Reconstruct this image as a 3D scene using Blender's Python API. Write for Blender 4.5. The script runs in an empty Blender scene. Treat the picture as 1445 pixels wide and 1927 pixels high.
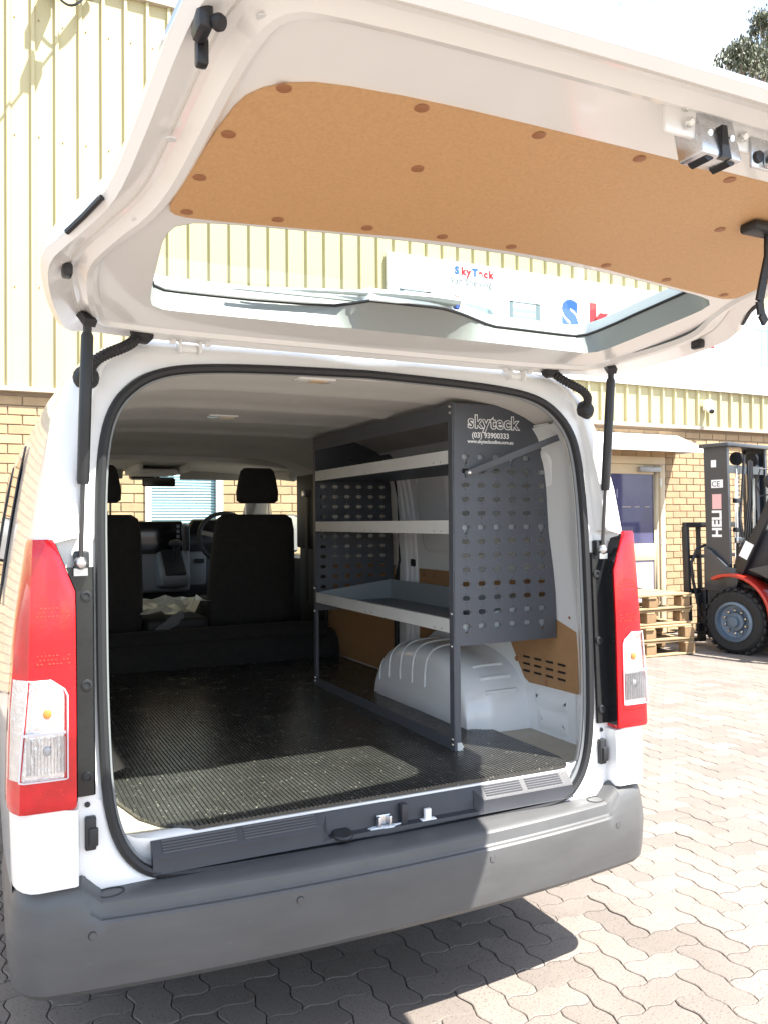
import bpy, bmesh, math, random
from mathutils import Vector, Matrix
from mathutils.geometry import tessellate_polygon
rnd = random.Random(7)
S = bpy.context.scene
COL = S.collection
PI = math.pi

# ------------------------------------------------------------------ camera
def make_camera():
    yaw, pitch, roll = 0.450308629, 0.0118353029, -0.00731893672
    f = Vector((math.sin(yaw)*math.cos(pitch), math.cos(yaw)*math.cos(pitch), math.sin(pitch)))
    r = Vector((math.cos(yaw), -math.sin(yaw), 0.0))
    u = r.cross(f)
    r2 = r*math.cos(roll) + u*math.sin(roll)
    u2 = -r*math.sin(roll) + u*math.cos(roll)
    cd = bpy.data.cameras.new('camera')
    cd.sensor_fit = 'HORIZONTAL'; cd.sensor_width = 36.0
    cd.lens = 36.0*1569.616/1445.0
    cd.clip_start = 0.02; cd.clip_end = 2000
    o = bpy.data.objects.new('camera', cd); COL.objects.link(o)
    m = Matrix((r2, u2, -f)).transposed().to_4x4()
    m.translation = Vector((-1.0180247, -2.15319605, 1.44))
    o.matrix_world = m
    S.camera = o
make_camera()

# ------------------------------------------------------------------ world, sun, exposure
TO_SUN = Vector((0.34, -0.50, 1.0)).normalized()
W = bpy.data.worlds.new('World'); S.world = W; W.use_nodes = True
def make_world():
    nt = W.node_tree; nt.nodes.clear()
    out = nt.nodes.new('ShaderNodeOutputWorld'); bg = nt.nodes.new('ShaderNodeBackground')
    sky = nt.nodes.new('ShaderNodeTexSky'); sky.sky_type = 'NISHITA'; sky.sun_disc = False
    sky.sun_elevation = math.asin(TO_SUN.z); sky.sun_rotation = math.atan2(TO_SUN.x, TO_SUN.y)
    sky.air_density = 1.0; sky.dust_density = 0.8; sky.ozone_density = 1.0
    tc = nt.nodes.new('ShaderNodeTexCoord'); nz = nt.nodes.new('ShaderNodeTexNoise')
    mp = nt.nodes.new('ShaderNodeMapping'); mp.inputs['Scale'].default_value = (1.6, 1.6, 3.4)
    nz.inputs['Scale'].default_value = 2.2; nz.inputs['Detail'].default_value = 6; nz.inputs['Roughness'].default_value = 0.6
    rp = nt.nodes.new('ShaderNodeValToRGB'); rp.color_ramp.elements[0].position = 0.44; rp.color_ramp.elements[1].position = 0.62
    mx = nt.nodes.new('ShaderNodeMixRGB'); mx.inputs[2].default_value = (4.6, 4.8, 5.0, 1)
    nt.links.new(tc.outputs['Generated'], mp.inputs['Vector']); nt.links.new(mp.outputs['Vector'], nz.inputs['Vector'])
    nt.links.new(nz.outputs['Fac'], rp.inputs['Fac']); nt.links.new(rp.outputs['Color'], mx.inputs[0])
    nt.links.new(sky.outputs['Color'], mx.inputs[1]); nt.links.new(mx.outputs['Color'], bg.inputs['Color'])
    bg.inputs['Strength'].default_value = 0.12
    nt.links.new(bg.outputs['Background'], out.inputs['Surface'])
make_world()
def make_sun():
    ld = bpy.data.lights.new('sun', 'SUN'); ld.energy = 5.0; ld.angle = math.radians(0.53); ld.color = (1.0, 0.95, 0.87)
    o = bpy.data.objects.new('sun', ld); COL.objects.link(o)
    o.rotation_euler = TO_SUN.to_track_quat('Z', 'Y').to_euler(); o.location = (3, -5, 12)
make_sun()
S.view_settings.view_transform = 'Standard'; S.view_settings.look = 'None'
S.view_settings.exposure = 1.8; S.view_settings.gamma = 1.0; S.view_settings.use_curve_mapping = False
S.cycles.use_denoising = True
S.cycles.max_bounces = 12; S.cycles.diffuse_bounces = 6; S.cycles.glossy_bounces = 4; S.cycles.transparent_max_bounces = 16
S.cycles.sample_clamp_indirect = 6.0

# ------------------------------------------------------------------ materials
def new_mat(name):
    m = bpy.data.materials.new(name); m.use_nodes = True
    nt = m.node_tree; nt.nodes.clear()
    return m, nt, nt.nodes.new('ShaderNodeOutputMaterial')
def M(name, col, rough=0.5, metal=0.0, coat=0.0, var=0.0, vs=6.0, bump=0.0, bs=80.0, rand=0.0, spec=0.5, spot=None, rvar=0.0, attr=None, stretch=None, pos=False):
    m, nt, out = new_mat(name)
    b = nt.nodes.new('ShaderNodeBsdfPrincipled')
    b.inputs['Roughness'].default_value = rough; b.inputs['Metallic'].default_value = metal
    b.inputs['Coat Weight'].default_value = coat; b.inputs['Coat Roughness'].default_value = 0.06
    b.inputs['Specular IOR Level'].default_value = spec
    nt.links.new(b.outputs[0], out.inputs['Surface'])
    tc = nt.nodes.new('ShaderNodeTexCoord'); vec = tc.outputs['Object']
    if pos: vec = nt.nodes.new('ShaderNodeNewGeometry').outputs['Position']
    if stretch:
        mp = nt.nodes.new('ShaderNodeMapping'); mp.inputs['Scale'].default_value = stretch
        nt.links.new(vec, mp.inputs['Vector']); vec = mp.outputs['Vector']
    def noise(scale, detail=5, rough_=0.6):
        n = nt.nodes.new('ShaderNodeTexNoise'); n.inputs['Scale'].default_value = scale
        n.inputs['Detail'].default_value = detail; n.inputs['Roughness'].default_value = rough_
        nt.links.new(vec, n.inputs['Vector']); return n.outputs['Fac']
    cur = None
    def value_mul(fac_socket, lo, hi, prev):
        mr = nt.nodes.new('ShaderNodeMapRange'); mr.inputs['From Min'].default_value = 0.25; mr.inputs['From Max'].default_value = 0.75
        mr.inputs['To Min'].default_value = lo; mr.inputs['To Max'].default_value = hi
        nt.links.new(fac_socket, mr.inputs['Value'])
        hs = nt.nodes.new('ShaderNodeHueSaturation')
        if prev is None: hs.inputs['Color'].default_value = (*col, 1)
        else: nt.links.new(prev, hs.inputs['Color'])
        nt.links.new(mr.outputs[0], hs.inputs['Value']); return hs.outputs['Color']
    if var: cur = value_mul(noise(vs), 1-var, 1+var, cur)
    if rand:
        oi = nt.nodes.new('ShaderNodeObjectInfo') if not attr else nt.nodes.new('ShaderNodeAttribute')
        if attr: oi.attribute_name = attr
        mr = nt.nodes.new('ShaderNodeMapRange'); mr.inputs['To Min'].default_value = 1-rand; mr.inputs['To Max'].default_value = 1+rand
        nt.links.new(oi.outputs['Random'] if not attr else oi.outputs['Fac'], mr.inputs['Value'])
        hs = nt.nodes.new('ShaderNodeHueSaturation')
        if cur is None: hs.inputs['Color'].default_value = (*col, 1)
        else: nt.links.new(cur, hs.inputs['Color'])
        nt.links.new(mr.outputs[0], hs.inputs['Value']); cur = hs.outputs['Color']
    if spot:   # (colour, scale, threshold, softness)
        sc, ss, th, so = spot
        rp = nt.nodes.new('ShaderNodeValToRGB'); rp.color_ramp.elements[0].position = th; rp.color_ramp.elements[1].position = min(1, th+so)
        nt.links.new(noise(ss, 8, 0.65), rp.inputs['Fac'])
        mx = nt.nodes.new('ShaderNodeMixRGB'); mx.inputs[2].default_value = (*sc, 1)
        if cur is None: mx.inputs[1].default_value = (*col, 1)
        else: nt.links.new(cur, mx.inputs[1])
        nt.links.new(rp.outputs['Color'], mx.inputs[0]); cur = mx.outputs['Color']
    if cur is None: b.inputs['Base Color'].default_value = (*col, 1)
    else: nt.links.new(cur, b.inputs['Base Color'])
    if rvar:
        mr = nt.nodes.new('ShaderNodeMapRange'); mr.inputs['From Min'].default_value = 0.3; mr.inputs['From Max'].default_value = 0.7
        mr.inputs['To Min'].default_value = max(0, rough-rvar); mr.inputs['To Max'].default_value = min(1, rough+rvar)
        nt.links.new(noise(vs*1.7), mr.inputs['Value']); nt.links.new(mr.outputs[0], b.inputs['Roughness'])
    if bump:
        bp = nt.nodes.new('ShaderNodeBump'); bp.inputs['Strength'].default_value = bump; bp.inputs['Distance'].default_value = 0.004
        nt.links.new(noise(bs, 4), bp.inputs['Height']); nt.links.new(bp.outputs['Normal'], b.inputs['Normal'])
    return m
def glass(name, tint=(0.9, 0.97, 0.93), ior=1.45, rough=0.0):
    m, nt, out = new_mat(name)
    t = nt.nodes.new('ShaderNodeBsdfTransparent'); t.inputs['Color'].default_value = (*tint, 1)
    g = nt.nodes.new('ShaderNodeBsdfGlossy'); g.inputs['Roughness'].default_value = rough
    lw = nt.nodes.new('ShaderNodeLayerWeight'); lw.inputs['Blend'].default_value = 0.5
    pw = nt.nodes.new('ShaderNodeMath'); pw.operation = 'POWER'; pw.inputs[1].default_value = 5.0
    fr = nt.nodes.new('ShaderNodeMath'); fr.operation = 'MULTIPLY_ADD'; fr.inputs[1].default_value = 0.9; fr.inputs[2].default_value = 0.045
    nt.links.new(lw.outputs['Facing'], pw.inputs[0]); nt.links.new(pw.outputs[0], fr.inputs[0])
    mx = nt.nodes.new('ShaderNodeMixShader')
    nt.links.new(fr.outputs[0], mx.inputs[0]); nt.links.new(t.outputs[0], mx.inputs[1]); nt.links.new(g.outputs[0], mx.inputs[2])
    nt.links.new(mx.outputs[0], out.inputs['Surface']); return m
def emit(name, col, strength):
    m, nt, out = new_mat(name); e = nt.nodes.new('ShaderNodeEmission')
    e.inputs['Color'].default_value = (*col, 1); e.inputs['Strength'].default_value = strength
    nt.links.new(e.outputs[0], out.inputs['Surface']); return m

PAINT = M('white_paint', (0.84, 0.84, 0.835), 0.28, coat=0.8, var=0.02, vs=2)
INNER = M('inner_white_paint', (0.86, 0.87, 0.88), 0.22, coat=0.6, var=0.03, vs=4, spot=((0.55, 0.54, 0.5), 30, 0.72, 0.06))
BODYIN = M('grey_primer_paint', (0.70, 0.71, 0.72), 0.4, coat=0.3, var=0.04, vs=3)
BUMPER = M('grey_bumper_plastic', (0.084, 0.085, 0.087), 0.40, var=0.16, vs=4, bump=0.16, bs=900, rvar=0.08, spot=((0.17, 0.165, 0.155), 16, 0.69, 0.06), stretch=(1, 1, 3.5))
BLACKP = M('black_plastic', (0.02, 0.021, 0.024), 0.42, var=0.15, vs=12)
SILLP = M('sill_plastic', (0.034, 0.036, 0.043), 0.46, bump=0.25, bs=700, var=0.12, vs=9, spot=((0.10, 0.10, 0.10), 30, 0.70, 0.1))
GLOSSB = M('gloss_black', (0.012, 0.013, 0.015), 0.14, var=0.2, vs=20, rvar=0.06)
RUBBER = M('rubber_seal', (0.016, 0.016, 0.018), 0.55, bump=0.1, bs=300)
MATM = M('rubber_mat', (0.040, 0.040, 0.037), 0.21, var=0.3, vs=6, bump=0.12, bs=260, rvar=0.10, spec=0.7, spot=((0.42, 0.40, 0.33), 75, 0.61, 0.08))
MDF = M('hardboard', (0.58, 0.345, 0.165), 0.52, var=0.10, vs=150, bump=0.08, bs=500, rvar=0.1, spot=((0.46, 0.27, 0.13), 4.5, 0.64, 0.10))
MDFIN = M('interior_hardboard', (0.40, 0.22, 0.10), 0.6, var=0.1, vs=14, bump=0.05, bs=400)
PLUG = M('plug_brown', (0.34, 0.15, 0.07), 0.5)
LINER = M('headlining', (0.60, 0.58, 0.55), 0.9, var=0.05, vs=5, bump=0.2, bs=300)
FABRIC = M('seat_fabric', (0.030, 0.028, 0.027), 0.95, var=0.2, vs=30, bump=0.3, bs=500)
CARPET = M('cab_carpet', (0.018, 0.017, 0.017), 0.95, var=0.3, vs=30, bump=0.4, bs=300)
DASH = M('dash_black', (0.022, 0.022, 0.024), 0.6, bump=0.1, bs=400)
DASHG = M('dash_grey', (0.20, 0.205, 0.215), 0.55, bump=0.1, bs=400)
SCREEN = M('screen_black', (0.008, 0.008, 0.01), 0.12)
SILVER = M('silver_trim', (0.55, 0.55, 0.56), 0.3, 0.9)
ZINC = M('zinc', (0.62, 0.63, 0.65), 0.28, 0.95, var=0.12, vs=30, rvar=0.1)
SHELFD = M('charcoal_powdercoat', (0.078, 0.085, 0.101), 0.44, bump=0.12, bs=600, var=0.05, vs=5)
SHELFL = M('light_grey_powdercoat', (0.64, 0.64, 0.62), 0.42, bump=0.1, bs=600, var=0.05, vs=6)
BOLT = M('bolt_steel', (0.7, 0.7, 0.68), 0.25, 1.0)
RED = M('red_lens', (0.58, 0.003, 0.010), 0.07, coat=0.5, var=0.25, vs=14, bump=0.05, bs=60, spot=((0.75, 0.03, 0.02), 130, 0.62, 0.10))
AMBER = M('amber_lens', (0.80, 0.24, 0.04), 0.2, coat=0.5)
CLEAR = glass('clear_lens', (0.95, 0.95, 0.96))
REFL = M('reflector', (0.82, 0.83, 0.86), 0.12, 0.85, var=0.10, vs=25, bump=0.9, bs=45, spot=((0.85, 0.55, 0.38), 14, 0.62, 0.08), stretch=(2.2, 1, 1))
GLASS = glass('window_glass')
TINT = glass('tinted_glass', (0.35, 0.40, 0.40))
WHITEP = M('print_white', (0.85, 0.85, 0.86), 0.5)
BARE = M('bare_floor', (0.42, 0.38, 0.31), 0.6, var=0.15, vs=10, spot=((0.12, 0.10, 0.08), 22, 0.70, 0.08))
TYRE = M('tyre_rubber', (0.018, 0.018, 0.018), 0.8, bump=0.3, bs=90, var=0.2, vs=10)
UNDER = M('underbody', (0.02, 0.02, 0.02), 0.9)

# ------------------------------------------------------------------ mesh builder
def origin_of(p):
    o = Vector((0, 0, 0))
    while p is not None:
        o += p.location; p = p.parent
    return o
class MB:
    def __init__(s): s.v = []; s.f = []
    def add(s, vs, fs):
        k = len(s.v); s.v += [tuple(v) for v in vs]; s.f += [tuple(i+k for i in f) for f in fs]; return s
    def box(s, x0, x1, y0, y1, z0, z1):
        return s.add([(x0,y0,z0),(x1,y0,z0),(x1,y1,z0),(x0,y1,z0),(x0,y0,z1),(x1,y0,z1),(x1,y1,z1),(x0,y1,z1)],
                     [(0,3,2,1),(4,5,6,7),(0,1,5,4),(1,2,6,5),(2,3,7,6),(3,0,4,7)])
    def bar(s, a, b, w, h, up=(0,0,1)):
        a, b = Vector(a), Vector(b); d = (b-a).normalized(); up = Vector(up)
        if abs(d.dot(up)) > 0.98: up = Vector((0,1,0))
        r = d.cross(up).normalized()*w/2; u = r.cross(d).normalized()*h/2
        return s.add([a-r-u, a+r-u, a+r+u, a-r+u, b-r-u, b+r-u, b+r+u, b-r+u],
                     [(3,2,1,0),(4,5,6,7),(0,1,5,4),(1,2,6,5),(2,3,7,6),(3,0,4,7)])
    def grid(s, rows, closed=False, caps=False, flip=False):
        n = len(rows[0]); vs = [p for r in rows for p in r]; fs = []
        for i in range(len(rows)-1):
            for j in range(n if closed else n-1):
                a, b = i*n+j, i*n+(j+1) % n; q = (a, b, b+n, a+n)
                fs.append(q[::-1] if flip else q)
        if caps:
            fs.append(tuple(range(n))[::-1] if not flip else tuple(range(n)))
            t = tuple(range((len(rows)-1)*n, len(rows)*n)); fs.append(t if not flip else t[::-1])
        return s.add(vs, fs)
    def tube(s, pts, r, n=8, caps=True):
        pts = [Vector(p) for p in pts]; rows = []
        rs = r if isinstance(r, (list, tuple)) else [r]*len(pts)
        prev = None
        for i, p in enumerate(pts):
            d = (pts[min(i+1, len(pts)-1)] - pts[max(i-1, 0)])
            d = d.normalized() if d.length > 1e-9 else Vector((0,0,1))
            if prev is None:
                a = d.orthogonal().normalized()
            else:
                a = prev - d*prev.dot(d); a = a.normalized() if a.length > 1e-6 else d.orthogonal().normalized()
            prev = a; b = d.cross(a)
            rows.append([p + (a*math.cos(t)+b*math.sin(t))*rs[i] for t in [2*PI*k/n for k in range(n)]])
        return s.grid(rows, closed=True, caps=caps)
    def loop_tube(s, pts, r, n=8):
        pts = [Vector(p) for p in pts]; m = len(pts); rows = []; prev = None
        for i in range(m):
            d = (pts[(i+1) % m]-pts[i-1]).normalized()
            a = d.orthogonal().normalized() if prev is None else (prev-d*prev.dot(d)).normalized()
            prev = a; b = d.cross(a)
            rows.append([pts[i]+(a*math.cos(t)+b*math.sin(t))*r for t in [2*PI*k/n for k in range(n)]])
        return s.grid(rows+[rows[0]], closed=True)
    def lathe(s, prof, o, axis=(0,0,1), n=20, caps=True):
        o = Vector(o); ax = Vector(axis).normalized(); a = ax.orthogonal().normalized(); b = ax.cross(a)
        rows = [[o+ax*h+(a*math.cos(t)+b*math.sin(t))*r for t in [2*PI*k/n for k in range(n)]] for r, h in prof]
        return s.grid(rows, closed=True, caps=caps)
    def prism(s, poly, plane, a0, a1):
        P = {'xy': lambda p, a: (p[0], p[1], a), 'xz': lambda p, a: (p[0], a, p[1]), 'yz': lambda p, a: (a, p[0], p[1])}[plane]
        n = len(poly); vs = [P(p, a0) for p in poly]+[P(p, a1) for p in poly]
        fs = [tuple(range(n)), tuple(range(2*n-1, n-1, -1))]+[(i, i+n, (i+1) % n+n, (i+1) % n) for i in range(n)]
        return s.add(vs, fs)
    def sphere(s, c, r, nu=14, nv=9, sq=(1,1,1)):
        c = Vector(c); prof = []
        rows = [[(c.x+r*sq[0]*math.sin(PI*i/nv)*math.cos(2*PI*k/nu), c.y+r*sq[1]*math.sin(PI*i/nv)*math.sin(2*PI*k/nu), c.z+r*sq[2]*math.cos(PI*i/nv)) for k in range(nu)] for i in range(nv+1)]
        rows[0] = [(c.x, c.y, c.z+r*sq[2])]*nu; rows[-1] = [(c.x, c.y, c.z-r*sq[2])]*nu
        return s.grid(rows, closed=True, flip=True)
    def xform(s, m): s.v = [tuple(m @ Vector(v)) for v in s.v]; return s
    def mesh(s, name, org=Vector((0,0,0)), bev=0, segs=2, smooth=35, fix=True):
        bm = bmesh.new(); vs = [bm.verts.new(Vector(v)-org) for v in s.v]
        for f in s.f:
            idx = list(dict.fromkeys(f))
            if len(idx) < 3: continue
            try: bm.faces.new([vs[i] for i in idx])
            except ValueError: pass
        bmesh.ops.remove_doubles(bm, verts=bm.verts[:], dist=1e-5)
        if fix: bmesh.ops.recalc_face_normals(bm, faces=bm.faces[:])
        if bev:
            es = [e for e in bm.edges if len(e.link_faces) == 2 and e.calc_face_angle(0) > math.radians(30)]
            bmesh.ops.bevel(bm, geom=es, offset=bev, segments=segs, affect='EDGES', profile=0.5, clamp_overlap=True)
        me = bpy.data.meshes.new(name); bm.to_mesh(me); bm.free()
        if smooth:
            me.polygons.foreach_set('use_smooth', [True]*len(me.polygons))
            me.set_sharp_from_angle(angle=math.radians(smooth))
        me.update(); return me
    def build(s, name, mat, parent=None, bev=0, segs=2, smooth=35, local=False, label=None, kind=None, fix=True):
        org = Vector((0,0,0)) if local or parent is None else origin_of(parent)
        o = bpy.data.objects.new(name, s.mesh(name, org, bev, segs, smooth, fix)); COL.objects.link(o)
        o.data.materials.append(mat)
        if parent is not None: o.parent = parent
        if label: o['label'] = label
        if kind: o['kind'] = kind
        return o
def place(o, base):
    """move the origin of a one-mesh thing to its base"""
    b = Vector(base)
    o.data.transform(Matrix.Translation(-b)); o.location = b; return o
def tag(o, label, cat=None, group=None, kind=None):
    if label: o['label'] = label
    if cat: o['category'] = cat
    if group: o['group'] = group
    if kind: o['kind'] = kind
    return o
def thing(name, loc, label, cat, group=None, rz=0.0):
    o = bpy.data.objects.new(name, None); COL.objects.link(o); o.empty_display_size = 0.2
    o.location = loc; o.rotation_euler = (0, 0, rz); return tag(o, label, cat, group)
def inst(o, name, parent, loc, rot=None):
    c = o.copy(); COL.objects.link(c); c.parent = parent; c.location = loc
    if rot: c.rotation_euler = rot
    return c
def interp(x, xs, ys):
    if x <= xs[0]: return ys[0]
    for i in range(1, len(xs)):
        if x <= xs[i]:
            t = (x-xs[i-1])/(xs[i]-xs[i-1]); return ys[i-1]+t*(ys[i]-ys[i-1])
    return ys[-1]
def rrect(x0, x1, y0, y1, r, n=5):
    out = []
    for cx, cy, a0 in ((x1-r, y1-r, 0), (x0+r, y1-r, 90), (x0+r, y0+r, 180), (x1-r, y0+r, 270)):
        for k in range(n+1):
            a = math.radians(a0+90*k/n); out.append((cx+r*math.cos(a), cy+r*math.sin(a)))
    return out
def smooth_loop(pts, k=2, closed=True):
    """Chaikin corner cutting"""
    for _ in range(k):
        out = []; n = len(pts)
        for i in range(n if closed else n-1):
            a, b = pts[i], pts[(i+1) % n]
            out += [tuple(0.75*p+0.25*q for p, q in zip(a, b)), tuple(0.25*p+0.75*q for p, q in zip(a, b))]
        pts = out if closed else [pts[0]]+out+[pts[-1]]
    return pts
def resample(loop, n):
    L = [0]; m = len(loop)
    for i in range(m): L.append(L[-1]+math.dist(loop[i], loop[(i+1) % m]))
    out = []
    for k in range(n):
        t = L[-1]*k/n; i = 0
        while L[i+1] < t: i += 1
        a = (t-L[i])/max(1e-9, L[i+1]-L[i]); p, q = loop[i], loop[(i+1) % m]
        out.append(tuple(u+(v-u)*a for u, v in zip(p, q)))
    return out
def fill(outer, holes, fn):
    """2-D region with holes -> (verts, faces) with fn(u, v) -> point"""
    if not holes:
        tri = tessellate_polygon([[Vector((p[0], p[1], 0)) for p in outer]])
        return [fn(*p) for p in outer], [tuple(t) for t in tri]
    bm = bmesh.new(); es = []
    for lp in [outer]+holes:
        vs = [bm.verts.new((p[0], p[1], 0)) for p in lp]
        es += [bm.edges.new((vs[i], vs[(i+1) % len(vs)])) for i in range(len(vs))]
    bmesh.ops.triangle_fill(bm, use_beauty=True, use_dissolve=False, edges=es, normal=(0, 0, 1))
    bm.verts.index_update()
    vs = [fn(v.co.x, v.co.y) for v in bm.verts]; fs = [tuple(v.index for v in f.verts) for f in bm.faces]
    bm.free(); return vs, fs
def plate(mb, outer, holes, f0, f1):
    """a sheet with thickness: fill on both faces and side walls"""
    a, fa = fill(outer, holes, f0); mb.add(a, fa)
    b, fb = fill(outer, holes, f1); mb.add(b, [f[::-1] for f in fb])
    for lp in [outer]+holes:
        n = len(lp); mb.grid([[f0(*p) for p in lp]+[f0(*lp[0])], [f1(*p) for p in lp]+[f1(*lp[0])]])
    return mb
def text_mb(txt, size, mat4, depth=0.001, bold=0.0, spacing=1.0, shear=0.0):
    cu = bpy.data.curves.new('t', 'FONT'); cu.body = txt; cu.size = size; cu.extrude = depth; cu.offset = bold
    cu.space_character = spacing; cu.shear = shear; cu.resolution_u = 3
    o = bpy.data.objects.new('t', cu); COL.objects.link(o)
    bpy.context.view_layer.update()
    me = bpy.data.meshes.new_from_object(o.evaluated_get(bpy.context.evaluated_depsgraph_get()))
    mb = MB(); mb.add([mat4 @ v.co for v in me.vertices], [tuple(p.vertices) for p in me.polygons])
    bpy.data.objects.remove(o); bpy.data.curves.remove(cu); bpy.data.meshes.remove(me)
    return mb
def wall_text(x, y, z): return Matrix.Translation((x, y, z)) @ Matrix.Rotation(PI/2, 4, 'X')
# ================================================================== SETTING
GROUNDM = M('joint_sand', (0.19, 0.165, 0.14), 0.95, var=0.2, vs=30, bump=0.4, bs=120)
PCOL = (0.190, 0.163, 0.143)
PAVER = M('concrete_paver', PCOL, 0.85, pos=True, var=0.16, vs=2.2, bump=0.5, bs=230, rand=0.16, spot=((0.07, 0.056, 0.048), 140, 0.56, 0.08))
PAVERS = M('concrete_paver_far', PCOL, 0.85, pos=True, var=0.16, vs=2.2, bump=0.5, bs=230, rand=0.16, attr='tint', spot=((0.07, 0.056, 0.048), 140, 0.56, 0.08))
BRICKM = M('cream_brick', (0.38, 0.265, 0.152), 0.85, pos=True, var=0.12, vs=9, bump=0.4, bs=90, rand=0.12)
BRICKS = M('cream_brick_far', (0.38, 0.265, 0.152), 0.85, pos=True, var=0.12, vs=9, bump=0.4, bs=90, rand=0.12, attr='tint')
MORTAR = M('mortar', (0.26, 0.19, 0.13), 0.9, var=0.15, vs=20, bump=0.3, bs=150)
CREAM = M('cream_cladding', (0.47, 0.415, 0.23), 0.55, var=0.07, vs=1.2, rvar=0.08)
FLASH = M('flashing', (0.42, 0.36, 0.28), 0.5, var=0.08, vs=3)
BEIGE = M('beige_frame', (0.62, 0.50, 0.33), 0.5, var=0.04, vs=4)
DOORG = M('door_glass', (0.085, 0.085, 0.17), 0.07, var=0.25, vs=3)
AWN = M('awning_white', (0.72, 0.72, 0.72), 0.5, var=0.03, vs=3)
ROLLER = M('roller_blue', (0.33, 0.47, 0.52), 0.45, var=0.06, vs=5)

ground = MB().add([(-400,-400,-0.02),(400,-400,-0.02),(400,400,-0.02),(-400,400,-0.02)], [(0,1,2,3)]).build('ground', GROUNDM, smooth=0)
tag(ground, 'yard paved with wavy herringbone pavers', kind='structure')
CAMP = Vector((-1.018, -2.153, 1.44))
def px_of(p):
    d = Vector(p)-CAMP; m = S.camera.matrix_world
    rx, ux, fx = m.col[0].xyz, m.col[1].xyz, -m.col[2].xyz
    dep = d.dot(fx)
    if dep <= 0.05: return None
    return (722.5+1569.6*d.dot(rx)/dep, 963.5-1569.6*d.dot(ux)/dep, dep)
def build_paving():
    w = 0.1125; A = 0.0082; g = 0.0017; ch = 0.0032
    def wave(t):
        t = t % 1.0
        return interp(t, [0, .22, .36, .64, .78, 1], [0, 1, .75, -.75, -1, 0])*A
    ts = [0, .22, .36, .64, .78]
    def outline2(horizontal):
        nx, ny = (2, 1) if horizontal else (1, 2)
        W_, H_ = nx*w, ny*w; pts = []
        for i in range(nx): pts += [((i+t)*w, wave(t)) for t in ts]
        for j in range(ny): pts += [(W_+wave(t), (j+t)*w) for t in ts]
        for i in range(nx): pts += [(W_-(i+t)*w, H_+wave(-t)) for t in ts]
        for j in range(ny): pts += [(wave(-t), H_-(j+t)*w) for t in ts]
        return pts
    def rings(pts):
        n = len(pts); out = []
        for inset in (g, g+ch*0.9):
            r = []
            for i in range(n):
                a, b, c = Vector(pts[i-1]), Vector(pts[i]), Vector(pts[(i+1) % n])
                n1 = Vector((-(b-a).y, (b-a).x)).normalized(); n2 = Vector((-(c-b).y, (c-b).x)).normalized()
                nn = (n1+n2); nn = nn.normalized() if nn.length > 1e-6 else n1
                r.append((b.x+nn.x*inset, b.y+nn.y*inset))
            out.append(r)
        return out
    protos = []
    for hz in (True, False):
        a, b = rings(outline2(hz)); n = len(a)
        vs = [(*p, -0.03) for p in a]+[(*p, -ch*0.7) for p in a]+[(*p, 0) for p in b]
        fs = [(i, (i+1) % n, (i+1) % n+n, i+n) for i in range(n)]+[(i+n, (i+1) % n+n, (i+1) % n+2*n, i+2*n) for i in range(n)]+[tuple(range(2*n, 3*n))]
        protos.append((vs, fs))
    cells = []
    x0, y0 = -3.2, -2.4
    NX, NY = int(13.6/w), int(8.28/w)
    for i in range(NX):
        for j in range(NY):
            d = (i-j) % 4
            if d == 0: hz = 0
            elif d == 3: hz = 1
            else: continue
            X, Y = x0+i*w, y0+j*w
            p = px_of((X+w, Y+w*0.5, 0))
            seen = p is not None and -40 < p[0] < 1490 and -50 < p[1] < 1980
            if seen and X < 0.95 and Y > 0.55 and X > -1.0: seen = False
            if seen and X > 4.9 and Y > 4.6: seen = False
            cells.append((0 if seen else 1, (Vector((X, Y, 0))-CAMP).length, X, Y, hz))
    cells.sort()
    r = random.Random(3)
    base = []
    for hz in (0, 1):
        me = MB().add(*protos[hz]).mesh('paver', smooth=0); me.materials.append(PAVER); base.append(me)
    far = MB(); tint = []
    for k, (sn, dist, X, Y, hz) in enumerate(cells):
        dz = r.uniform(-0.0012, 0.0012)
        if k < 300:
            o = bpy.data.objects.new('paver', base[hz]); COL.objects.link(o); o.parent = ground; o.location = (X, Y, dz)
            o.rotation_euler = (r.uniform(-.006, .006), r.uniform(-.006, .006), 0)
        else:
            vs, fs = protos[hz]; far.add([(a+X, b+Y, c+dz) for a, b, c in vs], fs); tint += [r.random()]*len(vs)
    o = far.build('paving', PAVERS, ground, smooth=0, kind='stuff', fix=False)
    at = o.data.attributes.new('tint', 'FLOAT', 'POINT')
    if len(o.data.vertices) == len(tint): at.data.foreach_set('value', tint)
    else:
        at.data.foreach_set('value', [ (math.sin(v.index//60*12.9898)*43758.5) % 1.0 for v in o.data.vertices])
build_paving()

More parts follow.
